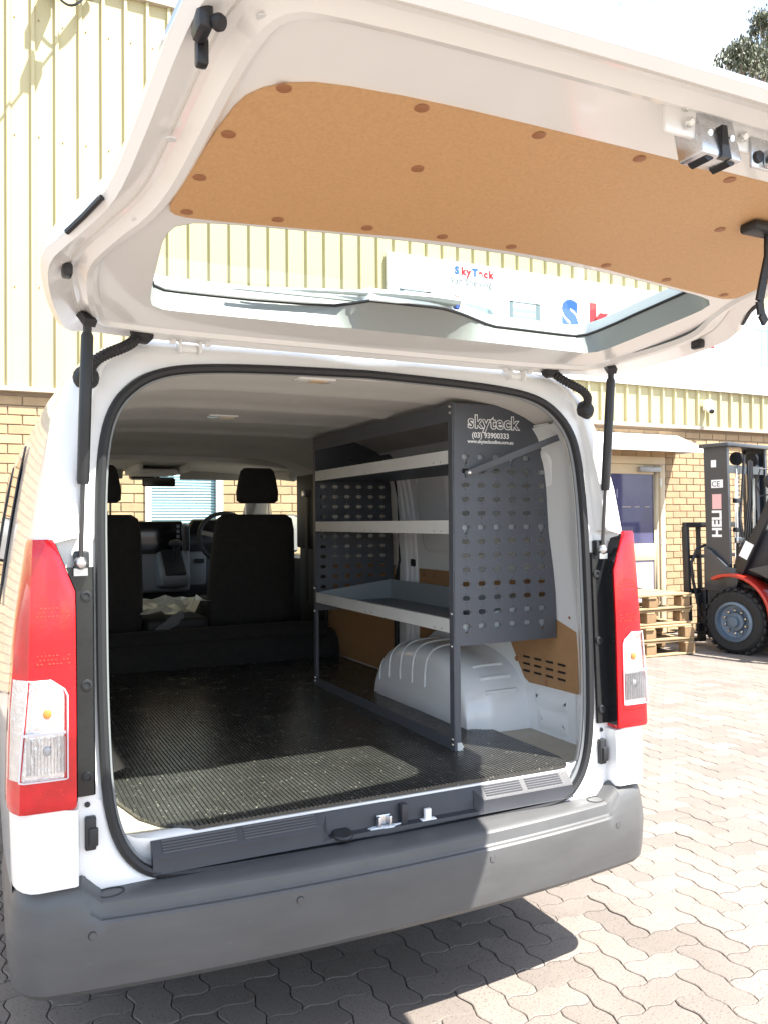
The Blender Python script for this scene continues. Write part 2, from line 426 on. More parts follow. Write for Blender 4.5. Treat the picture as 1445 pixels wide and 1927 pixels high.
# ------------------------------------------------------------------ warehouse
YW = 5.89
wh = thing('warehouse', (3, 6.1, 0), 'cream warehouse with ribbed cladding above a cream brick base', 'building')
def build_warehouse():
    # openings: personnel door and roller shutter
    ox = [(0.43, 1.05, 2.25), (5.83, 6.86, 2.24)]
    X0, X1, ZT = -6.0, 15.0, 2.62
    mb = MB(); xs = [X0, 0.43, 1.05, 5.83, 6.86, X1]
    for a, b in ((X0, .43), (1.05, 5.83), (6.86, X1)): mb.box(a, b, YW+.008, YW+.2, 0, ZT)
    for a, b, z in ox: mb.box(a, b, YW+.008, YW+.2, z, ZT)
    wall = mb.build('brick_wall', MORTAR, wh, smooth=0)
    L, H, G = 0.23, 0.076, 0.010
    bm = MB().box(0, L, -0.0, 0.03, 0, H).mesh('brick', bev=0.003, segs=1, smooth=0); bm.materials.append(BRICKM)
    org = origin_of(wall); far = MB(); tint = []; n = 0; r = random.Random(5); cand = []
    for c in range(30):
        z = 0.006+c*(H+G); off = 0 if c % 2 else (L+G)/2
        x = -5.0+off
        while x < 13:
            segs = [(x, x+L)]
            for a, b, zt in ox:
                if z < zt:
                    ns = []
                    for s, e in segs:
                        if e <= a or s >= b: ns.append((s, e)); continue
                        if s < a-0.03: ns.append((s, a-0.004))
                        if e > b+0.03: ns.append((b+0.004, e))
                    segs = ns
            for s, e in segs:
                full = abs(e-s-L) < 1e-6
                vis = full and ((6.9 < s < 9.1 and z > 0.75) or (-1.3 < s < -0.5 and z > 2.1) or ((-0.3 < s < 0.43 or 1.1 < s < 2.3) and 1.4 < z < 2.15))
                yj = r.uniform(-0.0015, 0.0015)
                if vis and n < 300:
                    o = bpy.data.objects.new('brick', bm); COL.objects.link(o); o.parent = wall
                    o.location = Vector((s, YW+yj-.004, z))-org; n += 1
                else:
                    k = len(far.v); far.box(s, e, YW+yj-.004, YW+.026, z, z+H); tint += [r.random()]*8
            x += L+G
    o = far.build('brickwork', BRICKS, wall, smooth=0, kind='stuff', fix=False)
    at = o.data.attributes.new('tint', 'FLOAT', 'POINT')
    if len(o.data.vertices) == len(tint): at.data.foreach_set('value', tint)
    # shell behind the facade
    MB().box(X0, X1, YW+.2, 16, 0, 6.35).build('building_shell', CREAM, wh, smooth=0)
    MB().box(X0, X1, YW-.02, YW+.2, 2.655, 6.36).build('upper_wall', CREAM, wh, smooth=0)
    # ribbed sheets, four pans each
    prof = [(0, 0), (.076, 0), (.086, .034), (.112, .034), (.122, 0), (.2, 0)]
    rows0 = []
    for k in range(4): rows0 += [(k*.2+p, -q) for p, q in (prof if k == 3 else prof[:-1])]
    def sheet(z0, z1):
        mb = MB(); mb.grid([[(x, y, z0) for x, y in rows0], [(x, y, z1) for x, y in rows0]]); me = mb.mesh('cladding_sheet', smooth=0)
        me.materials.append(CREAM); return me
    me = sheet(2.66, 6.36)
    for k in range(-6, 16):
        o = bpy.data.objects.new('cladding_sheet', me); COL.objects.link(o); o.parent = wh
        o.location = Vector((0.606-.1+k*.8, YW-.028, 0))-origin_of(wh)
    MB().box(X0, X1, YW-.075, YW+.01, 2.615, 2.657).build('bottom_flashing', FLASH, wh, smooth=0)
    MB().box(X0, X1, YW-.085, YW+.3, 6.362, 6.44).build('roof_capping', FLASH, wh, smooth=0)
    sc = MB()
    for z in (3.55, 4.9, 5.95):
        for k in range(-12, 14):
            sc.lathe([(.007, 0), (.007, .006), (.0, .008)], (0.606+k*.2+.05, YW-.0285, z+0.01*math.sin(k*3)), (0, -1, 0), 6)
    sc.build('sheet_screws', M('rusty_screw', (.22, .13, .06), .7), wh, kind='stuff')
    # roller shutter seen through the windscreen
    rd = MB().box(.40, 1.08, YW+.005, YW+.05, 2.25, 2.32).box(1.05, 1.115, YW-.03, YW+.05, 0, 2.25).box(.375, .43, YW-.03, YW+.05, 0, 2.25)
    rd = rd.build('roller_door', M('jamb_white', (.75, .74, .70), .5), wh, smooth=0)
    nsl = 0; slat = None
    for k in range(80):
        z = .02+k*.0278
        pr = [(YW+.045, z), (YW+.032, z+.003), (YW+.028, z+.012), (YW+.032, z+.022), (YW+.045, z+.0255)]
        if slat is None:
            slat = MB().grid([[(.43, a, b-z) for a, b in pr], [(1.05, a, b-z) for a, b in pr]]).mesh('slat', origin_of(rd), smooth=60)
            slat.materials.append(ROLLER)
        o = bpy.data.objects.new('slat', slat); COL.objects.link(o); o.parent = rd; o.location = (0, 0, z)
    MB().box(.43, 1.05, YW+.05, YW+.07, 0, 2.25).build('shutter_backing', ROLLER, rd, smooth=0)
    # glazed door
    x0, x1 = 5.86, 6.80
    dr = MB().box(x0-.03, x0+.03, YW-.01, YW+.12, 0, 2.2).box(x1-.02, x1+.06, YW-.01, YW+.12, 0, 2.2).box(x0-.03, x1+.06, YW-.012, YW+.12, 2.145, 2.24).build('door', BEIGE, wh, bev=.004)
    lf = MB(); fx0, fx1 = x0+.032, x1-.022; y0, y1 = YW+.012, YW+.055
    st = .085
    lf.box(fx0, fx0+st, y0, y1, .01, 2.14).box(fx1-st, fx1, y0, y1, .01, 2.14)
    for a, b in ((.01, .2), (.93, 1.14), (2.02, 2.14)): lf.box(fx0+st, fx1-st, y0, y1, a, b)
    lf.build('leaf', BEIGE, dr, bev=.003)
    MB().box(fx0+st, fx1-st, y0+.015, y0+.02, 1.14, 2.02).build('pane', DOORG, dr, smooth=0)
    MB().box(fx0+st, fx1-st, y0+.015, y0+.02, .2, .93).build('pane', M('lower_pane', (.50, .47, .62), .12), dr, smooth=0)
    MB().box(6.42, 6.76, YW-.045, YW+.012, 2.045, 2.11).bar((6.5, YW-.02, 2.12), (6.68, YW-.14, 2.13), .02, .008).bar((6.68, YW-.14, 2.13), (6.85, YW-.02, 2.15), .02, .008).build('door_closer', M('closer_grey', (.35, .35, .35), .4, .4), dr, bev=.004)
    for z in (.35, 1.10, 1.86): MB().lathe([(.0, 0), (.012, .001), (.012, .11), (0, .111)], (6.79, YW+.0, z), (0, 0, 1), 10).build('hinge', ZINC, dr)
    MB().lathe([(.0, 0), (.02, .001), (.02, .05), (.026, .055), (0, .08)], (5.96, YW+.012, 1.05), (0, -1, 0), 12).build('handle', ZINC, dr)
    t = text_mb('18', .16, wall_text(0, 0, 0), .0005)
    t.xform(Matrix.Translation((6.14, y0+.013, 1.72)) @ Matrix.Diagonal((-1, 1, 1, 1)))
    t.build('mirrored_numerals', M('faint_numerals', (.30, .31, .42), .4), dr, smooth=0)  # faint mirrored numerals on the upper pane
    for k, (a, b) in enumerate(((6.18, 6.32), (6.38, 6.46), (6.55, 6.63))):
        MB().box(a, b, y0+.0125, y0+.0145, 1.602, 1.609).build('decal_strip', BEIGE, dr, smooth=0)
    # awning over the door
    a = MB().prism([(5.885, 2.53), (5.42, 2.33), (5.42, 2.27), (5.44, 2.27), (5.44, 2.315), (5.885, 2.505)], 'yz', 5.3, 7.06).build('awning', AWN, wh, smooth=0)
    for x in (5.31, 7.05): MB().prism([(5.88, 2.50), (5.45, 2.31), (5.45, 2.28), (5.88, 2.28)], 'yz', x-.004, x+.004).build('end_panel', AWN, a, smooth=0)
build_warehouse()

# ------------------------------------------------------------------ sign board
def build_sign():
    sg = thing('sign_board', (2.89, 5.8, 3.12), 'long white printed sign board with blue and red lettering on the cladding', 'sign')
    y = 5.815
    MB().box(2.89, 8.195, y-.012, y+.03, 3.13, 4.33).build('panel', M('sign_white', (.66, .67, .68), .45), sg, smooth=0)
    MB().box(8.203, 12.8, y-.012, y+.03, 3.13, 4.33).build('panel', bpy.data.materials['sign_white'], sg, smooth=0)
    BL = M('sign_blue', (.02, .10, .50), .45); RD = M('sign_red', (.62, .02, .03), .45); TE = M('sign_teal', (.22, .45, .44), .5)
    SL = M('sign_slate', (.10, .15, .18), .5); GR = M('sign_grey', (.12, .16, .18), .5)
    yf = y-.014
    def word(x, z, size, parts, bold, sp):
        for ch, adv, mat in parts:
            text_mb(ch, size, wall_text(x, yf, z), .001, bold).build('letter', mat, sg, smooth=0); x += adv*size*sp
    P = [('S', .72, BL), ('k', .62, RD), ('y', .62, RD), ('T', .70, BL), ('e', .62, RD), ('c', .58, RD), ('k', .62, RD)]
    word(5.20, 3.722, .47, P, .030, 1.20)
    word(3.72, 4.195, .115, P, .006, 1.0)
    text_mb('Van Shelving', .105, wall_text(3.66, yf, 4.085), .001, 0, 1.02).build('lettering', GR, sg, smooth=0)
    def unit(x0, x1, z0, z1):
        m = MB().box(x0, x0+.05, yf-.001, yf+.003, z0, z1).box(x1-.06, x1, yf-.001, yf+.003, z0, z1).box(x0, x1, yf-.001, yf+.003, z1-.012, z1)
        m.build('printed_shelving_frame', SL, sg, smooth=0)
        m = MB(); n = 5; h = (z1-z0-.05)/n
        for k in range(n): m.box(x0+.05, x1-.06, yf, yf+.003, z0+.01+k*h, z0+.01+k*h+h*.55)
        m.build('printed_shelving_trays', TE, sg, smooth=0)
    unit(3.03, 3.42, 3.55, 3.95); unit(4.44, 4.87, 3.52, 3.97)
    van = [(3.78, 3.50), (3.78, 3.84), (3.84, 3.88), (4.12, 3.86), (4.20, 3.84), (4.27, 3.70), (4.34, 3.68), (4.36, 3.50)]
    MB().prism(van, 'xz', yf, yf+.003).build('printed_van', TE, sg, smooth=0)
    MB().prism([(4.14, 3.84), (4.19, 3.83), (4.25, 3.71), (4.14, 3.70)], 'xz', yf-.001, yf+.003).build('printed_van_window', SL, sg, smooth=0)
    b2 = M('sign_light_blue', (.16, .36, .72), .5)
    m = MB()
    for x, z0, z1, wd in ((8.27, 3.70, 4.05, .022), (8.39, 3.74, 4.05, .02)):
        z = z0
        while z < z1: m.box(x-wd/2, x+wd/2, yf, yf+.003, z, z+.06); z += .085
    m.build('printed_rack', b2, sg, smooth=0)
    m = MB().box(8.54, 8.565, yf, yf+.003, 3.50, 4.11).box(8.66, 8.69, yf, yf+.003, 3.53, 4.09).box(8.40, 8.69, yf-.001, yf+.003, 4.00, 4.015).box(8.56, 8.67, yf-.001, yf+.003, 3.80, 3.812)
    m.bar((8.55, yf+.001, 3.53), (8.68, yf+.001, 3.56), .003, .012).build('printed_rack', b2, sg, smooth=0)
build_sign()

# ------------------------------------------------------------------ small things on the wall
def build_wall_items():
    c = thing('security_camera', (7.53, 5.8, 2.80), 'white dome security camera fixed to the cream cladding', 'camera')
    MB().box(7.47, 7.58, 5.74, 5.835, 2.86, 3.0).build('housing', AWN, c, bev=.02, segs=3)
    MB().sphere((7.525, 5.745, 2.875), .055).build('dome', AWN, c)
    MB().sphere((7.515, 5.715, 2.845), .034).build('lens', GLOSSB, c)
    f = thing('wall_floodlight', (-.42, 5.8, 6.2), 'grey floodlight with a looped black cable high on the cladding', 'light')
    MB().box(-.49, -.38, 5.60, 5.78, 6.19, 6.34).build('housing', M('floodlight_grey', (.35, .36, .38), .45), f, bev=.01)
    MB().box(-.475, -.395, 5.62, 5.76, 6.155, 6.19).build('junction', BLACKP, f, bev=.005)
    MB().bar((-.43, 5.80, 6.30), (-.43, 5.70, 6.28), .05, .03).box(-.5, -.36, 5.79, 5.835, 6.24, 6.36).build('bracket', BLACKP, f)
    pts = [(-.43+.30*t, 5.70, 6.16-.13*math.sin(PI*t)+.09*t) for t in [k/12 for k in range(13)]]
    MB().tube(pts, .011, 6).build('cable', BLACKP, f)
    MB().bar((-.22, 5.60, 6.28), (-.10, 5.83, 6.27), .05, .05).build('cable_anchor', BLACKP, f)
    w = MB().tube([(-.10-.12*k, 5.80-.26*k, 6.30+.065*k-.0035*k*(12-k)) for k in range(13)], .012, 6)
    w.box(-.36, -.24, 5.36, 5.46, 6.28, 6.40)
    o = w.build('overhead_cable', BLACKP); place(o, (-.1, 5.8, 6.3))
    tag(o, 'overhead black service cable running out from the cladding wall', 'cable')
build_wall_items()

# ------------------------------------------------------------------ gum trees behind the building
LEAFM = M('gum_leaf', (0.085, 0.095, 0.05), 0.55, var=0.45, vs=0.9)
BARK = M('gum_bark', (0.32, 0.26, 0.21), 0.8, var=0.25, vs=3)
def gum_tree(x, y, h, cr, seed, label):
    r = random.Random(seed)
    t = thing('gum_tree', (x, y, 0), label, 'tree', 'gum trees behind the warehouse')
    tr = MB(); lv = MB()
    top = Vector((x, y, h-2.0)); P = [Vector((x+.25*math.sin(k*1.1), y+.2*math.cos(k*.9), (h-2.0)*k/8)) for k in range(9)]
    tr.tube(P, [.30-.028*k for k in range(9)], 8)
    for k in range(50):
        a = r.uniform(0, 2*PI); zz = h-r.random()**1.5*h*.36; rr = cr*(0.25+.75*r.random())*min(1.0, .35+(h-zz)/2.2)
        c = Vector((x+rr*math.cos(a), y+rr*math.sin(a), zz))
        b = P[min(8, max(3, int((zz-2.4)/(h-2.0)*8)))]
        mid = (b+c)/2+Vector((r.uniform(-.2, .2), r.uniform(-.2, .2), .1))
        tr.tube([b, mid, c+Vector((0, 0, -.12))], [.075, .045, .014], 5)
        R = r.uniform(.32, .58)
        for q in range(95):
            d = Vector((r.gauss(0, 1), r.gauss(0, 1), r.gauss(0, .8))); d = d.normalized()*R*(r.random()**.5)
            p = c+d; l = r.uniform(.12, .22); w = l*.22
            dn = Vector((r.uniform(-.5, .5), r.uniform(-.5, .5), -1)).normalized(); sd = dn.cross(Vector((r.uniform(-1, 1), r.uniform(-1, 1), .1))).normalized()*w
            lv.add([p, p+dn*l*.45+sd, p+dn*l, p+dn*l*.45-sd], [(0, 1, 2, 3)])
    tr.build('trunk', BARK, t); lv.build('crown', LEAFM, t, smooth=0, fix=False)
gum_tree(25.1, 20.3, 19.5, 1.25, 11, 'shorter gum tree with a thin open crown behind the warehouse roof')
gum_tree(27.2, 20.8, 21.4, 1.5, 23, 'taller gum tree with a denser crown behind the warehouse roof')
# ================================================================== FORKLIFT AND PALLETS
def build_forklift():
    FD = M('forklift_charcoal', (.042, .048, .058), .38, coat=.3, var=.06, vs=4)
    FR = M('forklift_red', (.42, .022, .012), .35, coat=.4, var=.06, vs=4)
    FB = M('forklift_black', (.018, .018, .02), .5, var=.1, vs=10)
    RIM = M('rim_blue_grey', (.11, .15, .20), .4, .2, var=.1, vs=10)
    CH = M('chrome_rod', (.6, .6, .6), .15, 1.0); CHAIN = M('chain_steel', (.16, .15, .14), .5, .6)
    t = thing('forklift', (6.79, 4.36, 0), 'charcoal and red forklift with a tall mast beside the pallet stack', 'forklift', rz=math.radians(11.4))
    B = lambda mb, n, m, p=t, **k: mb.build(n, m, p, local=True, **k)
    # mast: outer channels, inner channels, cross members
    tilt = lambda y, z: (y+.02*(z-1.1))
    for s in (-1, 1):
        x = s*.40
        mb = MB()
        for (x0, x1, y0, y1) in ((x-.022, x+.022, .14, .16), (x-.022, x+.022, .40, .42), (x-.022 if s < 0 else x+.006, x-.006 if s < 0 else x+.022, .16, .40)):
            mb.add([(x0, tilt(y0, .12), .12), (x1, tilt(y0, .12), .12), (x1, tilt(y1, .12), .12), (x0, tilt(y1, .12), .12),
                    (x0, tilt(y0, 2.24), 2.24), (x1, tilt(y0, 2.24), 2.24), (x1, tilt(y1, 2.24), 2.24), (x0, tilt(y1, 2.24), 2.24)],
                   [(0, 3, 2, 1), (4, 5, 6, 7), (0, 1, 5, 4), (1, 2, 6, 5), (2, 3, 7, 6), (3, 0, 4, 7)])
        B(mb, 'mast_channel', FD, smooth=0)
        B(MB().bar((s*.33, .26, .15), (s*.33, .30, 2.2), .07, .15, (0, 1, 0)), 'inner_channel', FD, smooth=0)
        B(MB().tube([(s*.24, .25, .2), (s*.24, .28, 1.55)], .042, 12), 'lift_cylinder', FB)
        B(MB().tube([(s*.24, .28, 1.55), (s*.24, .30, 2.15)], .024, 10), 'lift_rod', CH)
        mb = MB()
        for k in range(34): mb.box(s*.13-.018, s*.13+.018, .19, .205, .5+k*.048, .5+k*.048+.03)
        B(mb, 'lift_chain', CHAIN, smooth=0)
        pl = B(MB().lathe([(.02, -.02), (.075, -.018), (.062, -.008), (.062, .008), (.075, .018), (.02, .02)], (s*.16, .20, 2.12), (1, 0, 0), 16), 'chain_pulley', FB)
    B(MB().box(-.47, .47, .12, .48, 2.24, 2.285), 'mast_top', FD, bev=.01)
    for z in (.45, 1.95): B(MB().box(-.36, .36, .17, .20, z, z+.09), 'cross_member', FD)
    for k in range(5):
        x = -.03+.025*k; z0 = 1.25+.02*k
        B(MB().tube([(x, .16, .35), (x, .15, z0-.25), (x+.01, .12, z0), (x+.05, .10, z0+.06), (x+.08, .14, z0-.02), (x+.09, .16, .4)], .011, 6), 'hydraulic_hose', FB)
    for k in range(2):
        B(MB().tube([(-.20-.03*k, .12, .55), (-.20-.03*k, .10, 1.2), (-.27-.02*k, .10, 1.45), (-.20, .12, 1.7), (-.12, .13, 2.15)], .014, 6), 'hydraulic_hose', FB)
    B(MB().tube([(-.30, .11, 1.2), (-.30, .12, 2.0)], .012, 8), 'pipe', CH)
    for k in range(4):
        B(MB().tube([(-.10+.05*k, .20, .30), (-.11+.05*k, .17, .9), (-.08+.04*k, .15, 1.35-.05*k), (.0+.03*k, .15, 1.7), (.02+.03*k, .17, 2.1)], .012, 6), 'hydraulic_hose', FB)
    for x in (.04, .07, -.32): B(MB().tube([(x, .125, .4), (x, .13, 1.1), (x+.015, .13, 1.9)], .009, 6), 'pipe', CH)
    for z in (.9, 1.3, 1.62): B(MB().box(-.34, -.26, .10, .15, z, z+.05), 'hose_clamp', FB, bev=.004)
    B(MB().box(-.33, -.20, .09, .14, 1.18, 1.24), 'valve_block', ZINC, bev=.006)
    # carriage, backrest and forks in front of the mast
    B(MB().box(-.46, .46, .50, .54, .18, .27).box(-.46, .46, .50, .54, .50, .60).box(-.38, -.30, .46, .52, .15, .65).box(.30, .38, .46, .52, .15, .65), 'carriage', FB, bev=.004)
    br = MB().bar((-.55, .57, .30), (-.55, .60, 1.36), .05, .07, (0, 1, 0)).bar((.55, .57, .30), (.55, .60, 1.36), .05, .07, (0, 1, 0)).box(-.575, .575, .575, .625, 1.35, 1.41)
    for x in (-.30, -.05, .20): br.bar((x, .58, .62), (x, .60, 1.36), .03, .05, (0, 1, 0))
    br.box(-.55, .55, .57, .60, .60, .66).box(-.55, .55, .575, .60, 1.0, 1.04)
    B(br, 'load_backrest', FB, bev=.004)
    B(MB().tube([(-.42, .50, .35), (-.50, .54, .75), (-.52, .55, .95), (-.44, .52, 1.12), (-.34, .48, 1.15)], .018, 8), 'side_shift_hose', FB)
    for s in (-1, 1):
        B(MB().box(s*.28-.06, s*.28+.06, .56, .60, .06, .60).add([(s*.28-.06, .56, .05), (s*.28+.06, .56, .05), (s*.28+.05, 1.34, .05), (s*.28-.05, 1.34, .05), (s*.28-.06, .56, .09), (s*.28+.06, .56, .09), (s*.28+.05, 1.34, .062), (s*.28-.05, 1.34, .062)],
            [(0, 3, 2, 1), (4, 5, 6, 7), (0, 1, 5, 4), (1, 2, 6, 5), (2, 3, 7, 6), (3, 0, 4, 7)]), 'fork', FB)
        B(MB().bar((s*.36, .16, .75), (s*.36, -.35, .62), .07, .07), 'tilt_cylinder', FB, bev=.01)
    # wheels
    def wheel(x, y, r, wd, s):
        p = B(MB().lathe([(r*.60, -wd/2), (r*.66, -wd/2-.006), (r*.86, -wd/2-.012), (r*.97, -wd/2+.02), (r, -wd/2+.05), (r, wd/2-.05), (r*.97, wd/2-.02), (r*.86, wd/2+.012), (r*.60, wd/2)], (x, y, r), (1, 0, 0), 40, caps=False), 'wheel', TYRE)
        n = 26
        lug = MB()
        for k in range(n):
            a = 2*PI*k/n
            for q in (-1, 1):
                c = Vector((x+q*wd*.27, y+(r+.001)*math.sin(a+q*.06), r+(r+.001)*math.cos(a+q*.06))); rad = Vector((0, math.sin(a+q*.06), math.cos(a+q*.06)))
                tg = Vector((0, math.cos(a+q*.06), -math.sin(a+q*.06)))
                lug.bar(c-Vector((wd*.24, 0, 0)), c+Vector((wd*.24, 0, 0)), .045, .022, rad)
        B(lug, 'tread_lugs', TYRE, p, kind='stuff', smooth=0)
        rim = B(MB().lathe([(r*.62, 0), (r*.62, .02), (r*.54, .03), (r*.50, -.03), (r*.30, -.05), (r*.28, -.015), (r*.17, -.01), (r*.15, .03), (.0, .035)], (x+s*(wd/2-.005), y, r), (s, 0, 0), 32, caps=False), 'rim', RIM, p)
        for k in range(10):
            a = 2*PI*k/10
            B(MB().lathe([(.017, 0), (.017, .026), (.010, .034), (0, .034)], (x+s*(wd/2-.050), y+r*.36*math.sin(a), r+r*.36*math.cos(a)), (s, 0, 0), 6), 'wheel_nut', BOLT, p)
    wheel(-.475, 0, .345, .25, -1); wheel(.475, 0, .345, .25, 1)
    wheel(-.42, -1.55, .27, .2, -1); wheel(.42, -1.55, .27, .2, 1)
    # chassis, fenders, body
    B(MB().box(-.34, .34, -1.6, .10, .18, .62), 'chassis', FB, bev=.02)
    for s in (-1, 1):
        pr = []
        for k in range(13):
            a = math.radians(100-135*k/12); pr.append((math.cos(a)*-.43, .345+.43*math.sin(a)))
        rows = [[(s*.36, y, z) for y, z in pr], [(s*.62, y, z) for y, z in pr], [(s*.625, y*1.0, z-.02) for y, z in pr], [(s*.36, y, z-.02) for y, z in pr]]
        pr2 = [(.28, .80), (.12, .84), (-.10, .84), (-.28, .76), (-.42, .60), (-.50, .42), (-.55, .25), (-1.1, .25), (-1.1, .56), (-.62, .66), (-.40, .86), (-.15, .90), (.28, .84)]
        
        arc = [(.06+.46*math.cos(a)-.02, .40+.46*math.sin(a)) for a in [math.radians(62+118*k/12) for k in range(13)]]; arc2 = [(.06+.425*math.cos(a)-.02, .40+.425*math.sin(a)) for a in [math.radians(180-118*k/12) for k in range(13)]]
        B(MB().prism(arc+[(-.46, .25), (-1.1, .25), (-1.1, .22), (-.42, .22)]+arc2, 'yz', s*.36, s*.62), 'fender', FR, bev=.008)
        B(MB().prism([(-.46, .62), (-.44, .26), (-1.1, .26), (-1.1, .60)], 'yz', s*.38, s*.60), 'body_side', FD, bev=.01)
        B(MB().prism([(-.30, .86), (-.16, .91), (-.6, 1.02), (-1.1, 1.0), (-1.1, .58), (-.66, .68)], 'yz', s*.38, s*.60), 'side_step', FD, bev=.01)
        # overhead guard legs
        B(MB().bar((s*.50, -.02, .86), (s*.48, -.60, 2.08), .07, .09, (0, 1, 0)), 'guard_post', FB, bev=.008)
        B(MB().bar((s*.50, -1.55, 1.0), (s*.48, -1.45, 2.08), .06, .07, (0, 1, 0)), 'guard_post', FB, bev=.008)
    B(MB().prism([(.10, .86), (.05, 1.12), (-.18, 1.34), (-.36, 1.34), (-.36, .80)], 'yz', -.45, .45), 'cowl', FB, bev=.03, segs=3)
    pl = MB().prism([(.42, .90), (.42, .66), (.06, .64), (-.02, .90), (.14, .92), (.34, 1.10), (.42, 1.14)], 'yz', -.475, -.44)
    B(pl, 'mast_bracket', FD, bev=.006)
    B(MB().prism([(-.9, .6), (-.9, 1.05), (-1.2, 1.12), (-1.95, 1.05), (-2.15, .9), (-2.15, .35), (-1.9, .25), (-1.5, .25)], 'yz', -.52, .52), 'counterweight', FR, bev=.04, segs=3)
    B(MB().box(-.25, .25, -1.0, -.55, 1.06, 1.18).box(-.25, .25, -1.1, -.98, 1.12, 1.62), 'seat', FB, bev=.03, segs=3)
    g = MB().box(-.52, .52, -.66, -.56, 2.06, 2.12).box(-.52, .52, -1.5, -1.4, 2.06, 2.12).box(-.52, -.44, -1.5, -.56, 2.06, 2.12).box(.44, .52, -1.5, -.56, 2.06, 2.12)
    for k in range(6): g.box(-.36+k*.14, -.33+k*.14, -1.42, -.64, 2.075, 2.105)
    B(g, 'overhead_guard', FB)
    am = B(MB().box(-.62, -.50, -.50, -.42, 1.92, 2.02), 'indicator_lamp', AMBER, bev=.012)
    B(MB().lathe([(.0, 0), (.075, .001), (.08, .03), (.05, .07), (0, .08)], (-.56, -.42, 1.83), (0, 1, 0), 16), 'work_lamp', FB)
    B(MB().tube([(-.46, -.35, 1.70), (-.58, -.30, 1.68), (-.62, -.28, 1.80), (-.58, -.30, 1.96), (-.48, -.40, 1.96)], .008, 6), 'lamp_guard', FB)
    # stickers on the near channel and body
    st = -.4255
    Rm = Matrix(((0, 0, -1, 0), (-1, 0, 0, 0), (0, 1, 0, 0), (0, 0, 0, 1)))    # text faces -X, reads towards -Y
    def side(y, z, rot=0): return Matrix.Translation((st, y, z)) @ Rm @ Matrix.Rotation(rot, 4, 'Z')
    B(text_mb('HELI', .155, side(.235, 1.24, PI/2), .001, .006), 'maker_lettering', WHITEP, smooth=0)
    B(MB().box(st-.001, st+.003, .21, .35, 1.79, 1.88), 'sticker', WHITEP, smooth=0)
    B(text_mb('CE', .085, Matrix.Translation((-.002, 0, 0)) @ side(.345, 1.805), .0005), 'sticker_lettering', FB, smooth=0)
    B(MB().box(st-.001, st+.003, .23, .34, 1.555, 1.72), 'sticker', M('pink_sticker', (.75, .45, .45), .5), smooth=0)
    B(MB().box(st-.001, st+.003, .29, .35, 2.02, 2.10), 'sticker', WHITEP, smooth=0)
    B(MB().box(-.612, -.602, -.72, -.50, .72, .82), 'warning_sticker', M('yellow_sticker', (.75, .45, .02), .5), smooth=0)
    B(MB().bar((-.539, -.075, 1.03), (-.536, -.155, 1.19), .10, .004, (1, 0, 0)), 'sticker', WHITEP, smooth=0)
build_forklift()

def build_pallets():
    WD = [M('pallet_wood', (.33, .235, .13), .8, var=.30, vs=6, bump=.3, bs=60, rand=.16, stretch=(1, 6, 6))]
    W2 = M('pallet_block', (.26, .165, .085), .8, var=.2, vs=14, bump=.3, bs=60, rand=.16)
    labels = ['wooden pallet on the pavers at the bottom of the stack', 'wooden pallet resting directly on the bottom pallet of the stack',
              'wooden pallet just under the top one of the stack', 'wooden pallet lying on top of the stack, pale sunlit boards']
    me = {}
    L, Wd = 1.15, 1.05
    def bx(n, a, b, c, m):
        k = (n, a, b, c)
        if k not in me:
            me[k] = MB().box(-a/2, a/2, -b/2, b/2, -c/2, c/2).mesh(n, bev=.004, segs=1, smooth=0); me[k].materials.append(m)
        return me[k]
    r = random.Random(9); z = 0.004
    for i in range(4):
        p = thing('pallet', (5.32+r.uniform(-.05, .05), 5.02+r.uniform(-.03, .03), z), labels[i], 'pallet', 'pallets in the stack by the door', math.radians(r.uniform(-5, 3)))
        def put(n, a, b, c, x, y, zz, m):
            o = bpy.data.objects.new(n, bx(n, a, b, c, m)); COL.objects.link(o); o.parent = p; o.location = (x, y, zz); o.rotation_euler = (r.uniform(-.004, .004), r.uniform(-.004, .004), r.uniform(-.012, .012))
        for y in (-.47, 0, .47): put('bottom_board', L, .11, .02, 0, y, .010, WD[0])
        for x in (-.50, 0, .50):
            for y in (-.46, 0, .46): put('block', .13, .11, .095, x+r.uniform(-.02, .02), y+r.uniform(-.01, .01), .068, W2)
        for x in (-.50, 0, .50): put('stringer_board', .12, Wd, .02, x, 0, .126, WD[0])
        for k in range(7): put('deck_board', L, .12, .02, r.uniform(-.015, .015), -.46+k*.1535, .147, WD[0])
        z += .163
build_pallets()
# ================================================================== VAN
van = thing('delivery_van', (0, 2.4, 0), 'white delivery van parked facing the brick wall with its tailgate raised', 'van')
def ya(z): return interp(z, [.5, .69, 1.35, 1.7, 1.88, 1.90, 1.93, 1.955, 1.972, 1.985], [-.03, -.02, .01, .035, .058, .066, .10, .15, .23, .40])
XO = ([.30, .45, .6, .8, 1.0, 1.2, 1.4, 1.55, 1.7, 1.8, 1.87, 1.92, 1.955, 1.975, 1.985], [.925, .945, .955, .960, .955, .940, .912, .888, .860, .828, .775, .70, .56, .36, 0.0])
def xo(z): return interp(z, *XO)
SEAL = [(0, .548), (.45, .553), (.606, .562), (.67, .592), (.717, .66), (.742, .77), (.750, .95), (.752, 1.1), (.752, 1.3), (.752, 1.5), (.742, 1.65), (.715, 1.74), (.66, 1.80), (.60, 1.832), (.52, 1.85), (.35, 1.863), (0, 1.872)]
def seal_half():
    return smooth_loop(SEAL, 2, closed=False)
SH = seal_half()
SZ = sorted((z, x) for x, z in SH)
def xin(z): return interp(z, [a for a, b in SZ], [b for a, b in SZ]) if .548 < z < 1.872 else 0.0
UP = sorted((x, z) for x, z in SH if z > 1.3)
def zseal(x): return interp(abs(x), [a for a, b in UP], [b for a, b in UP])
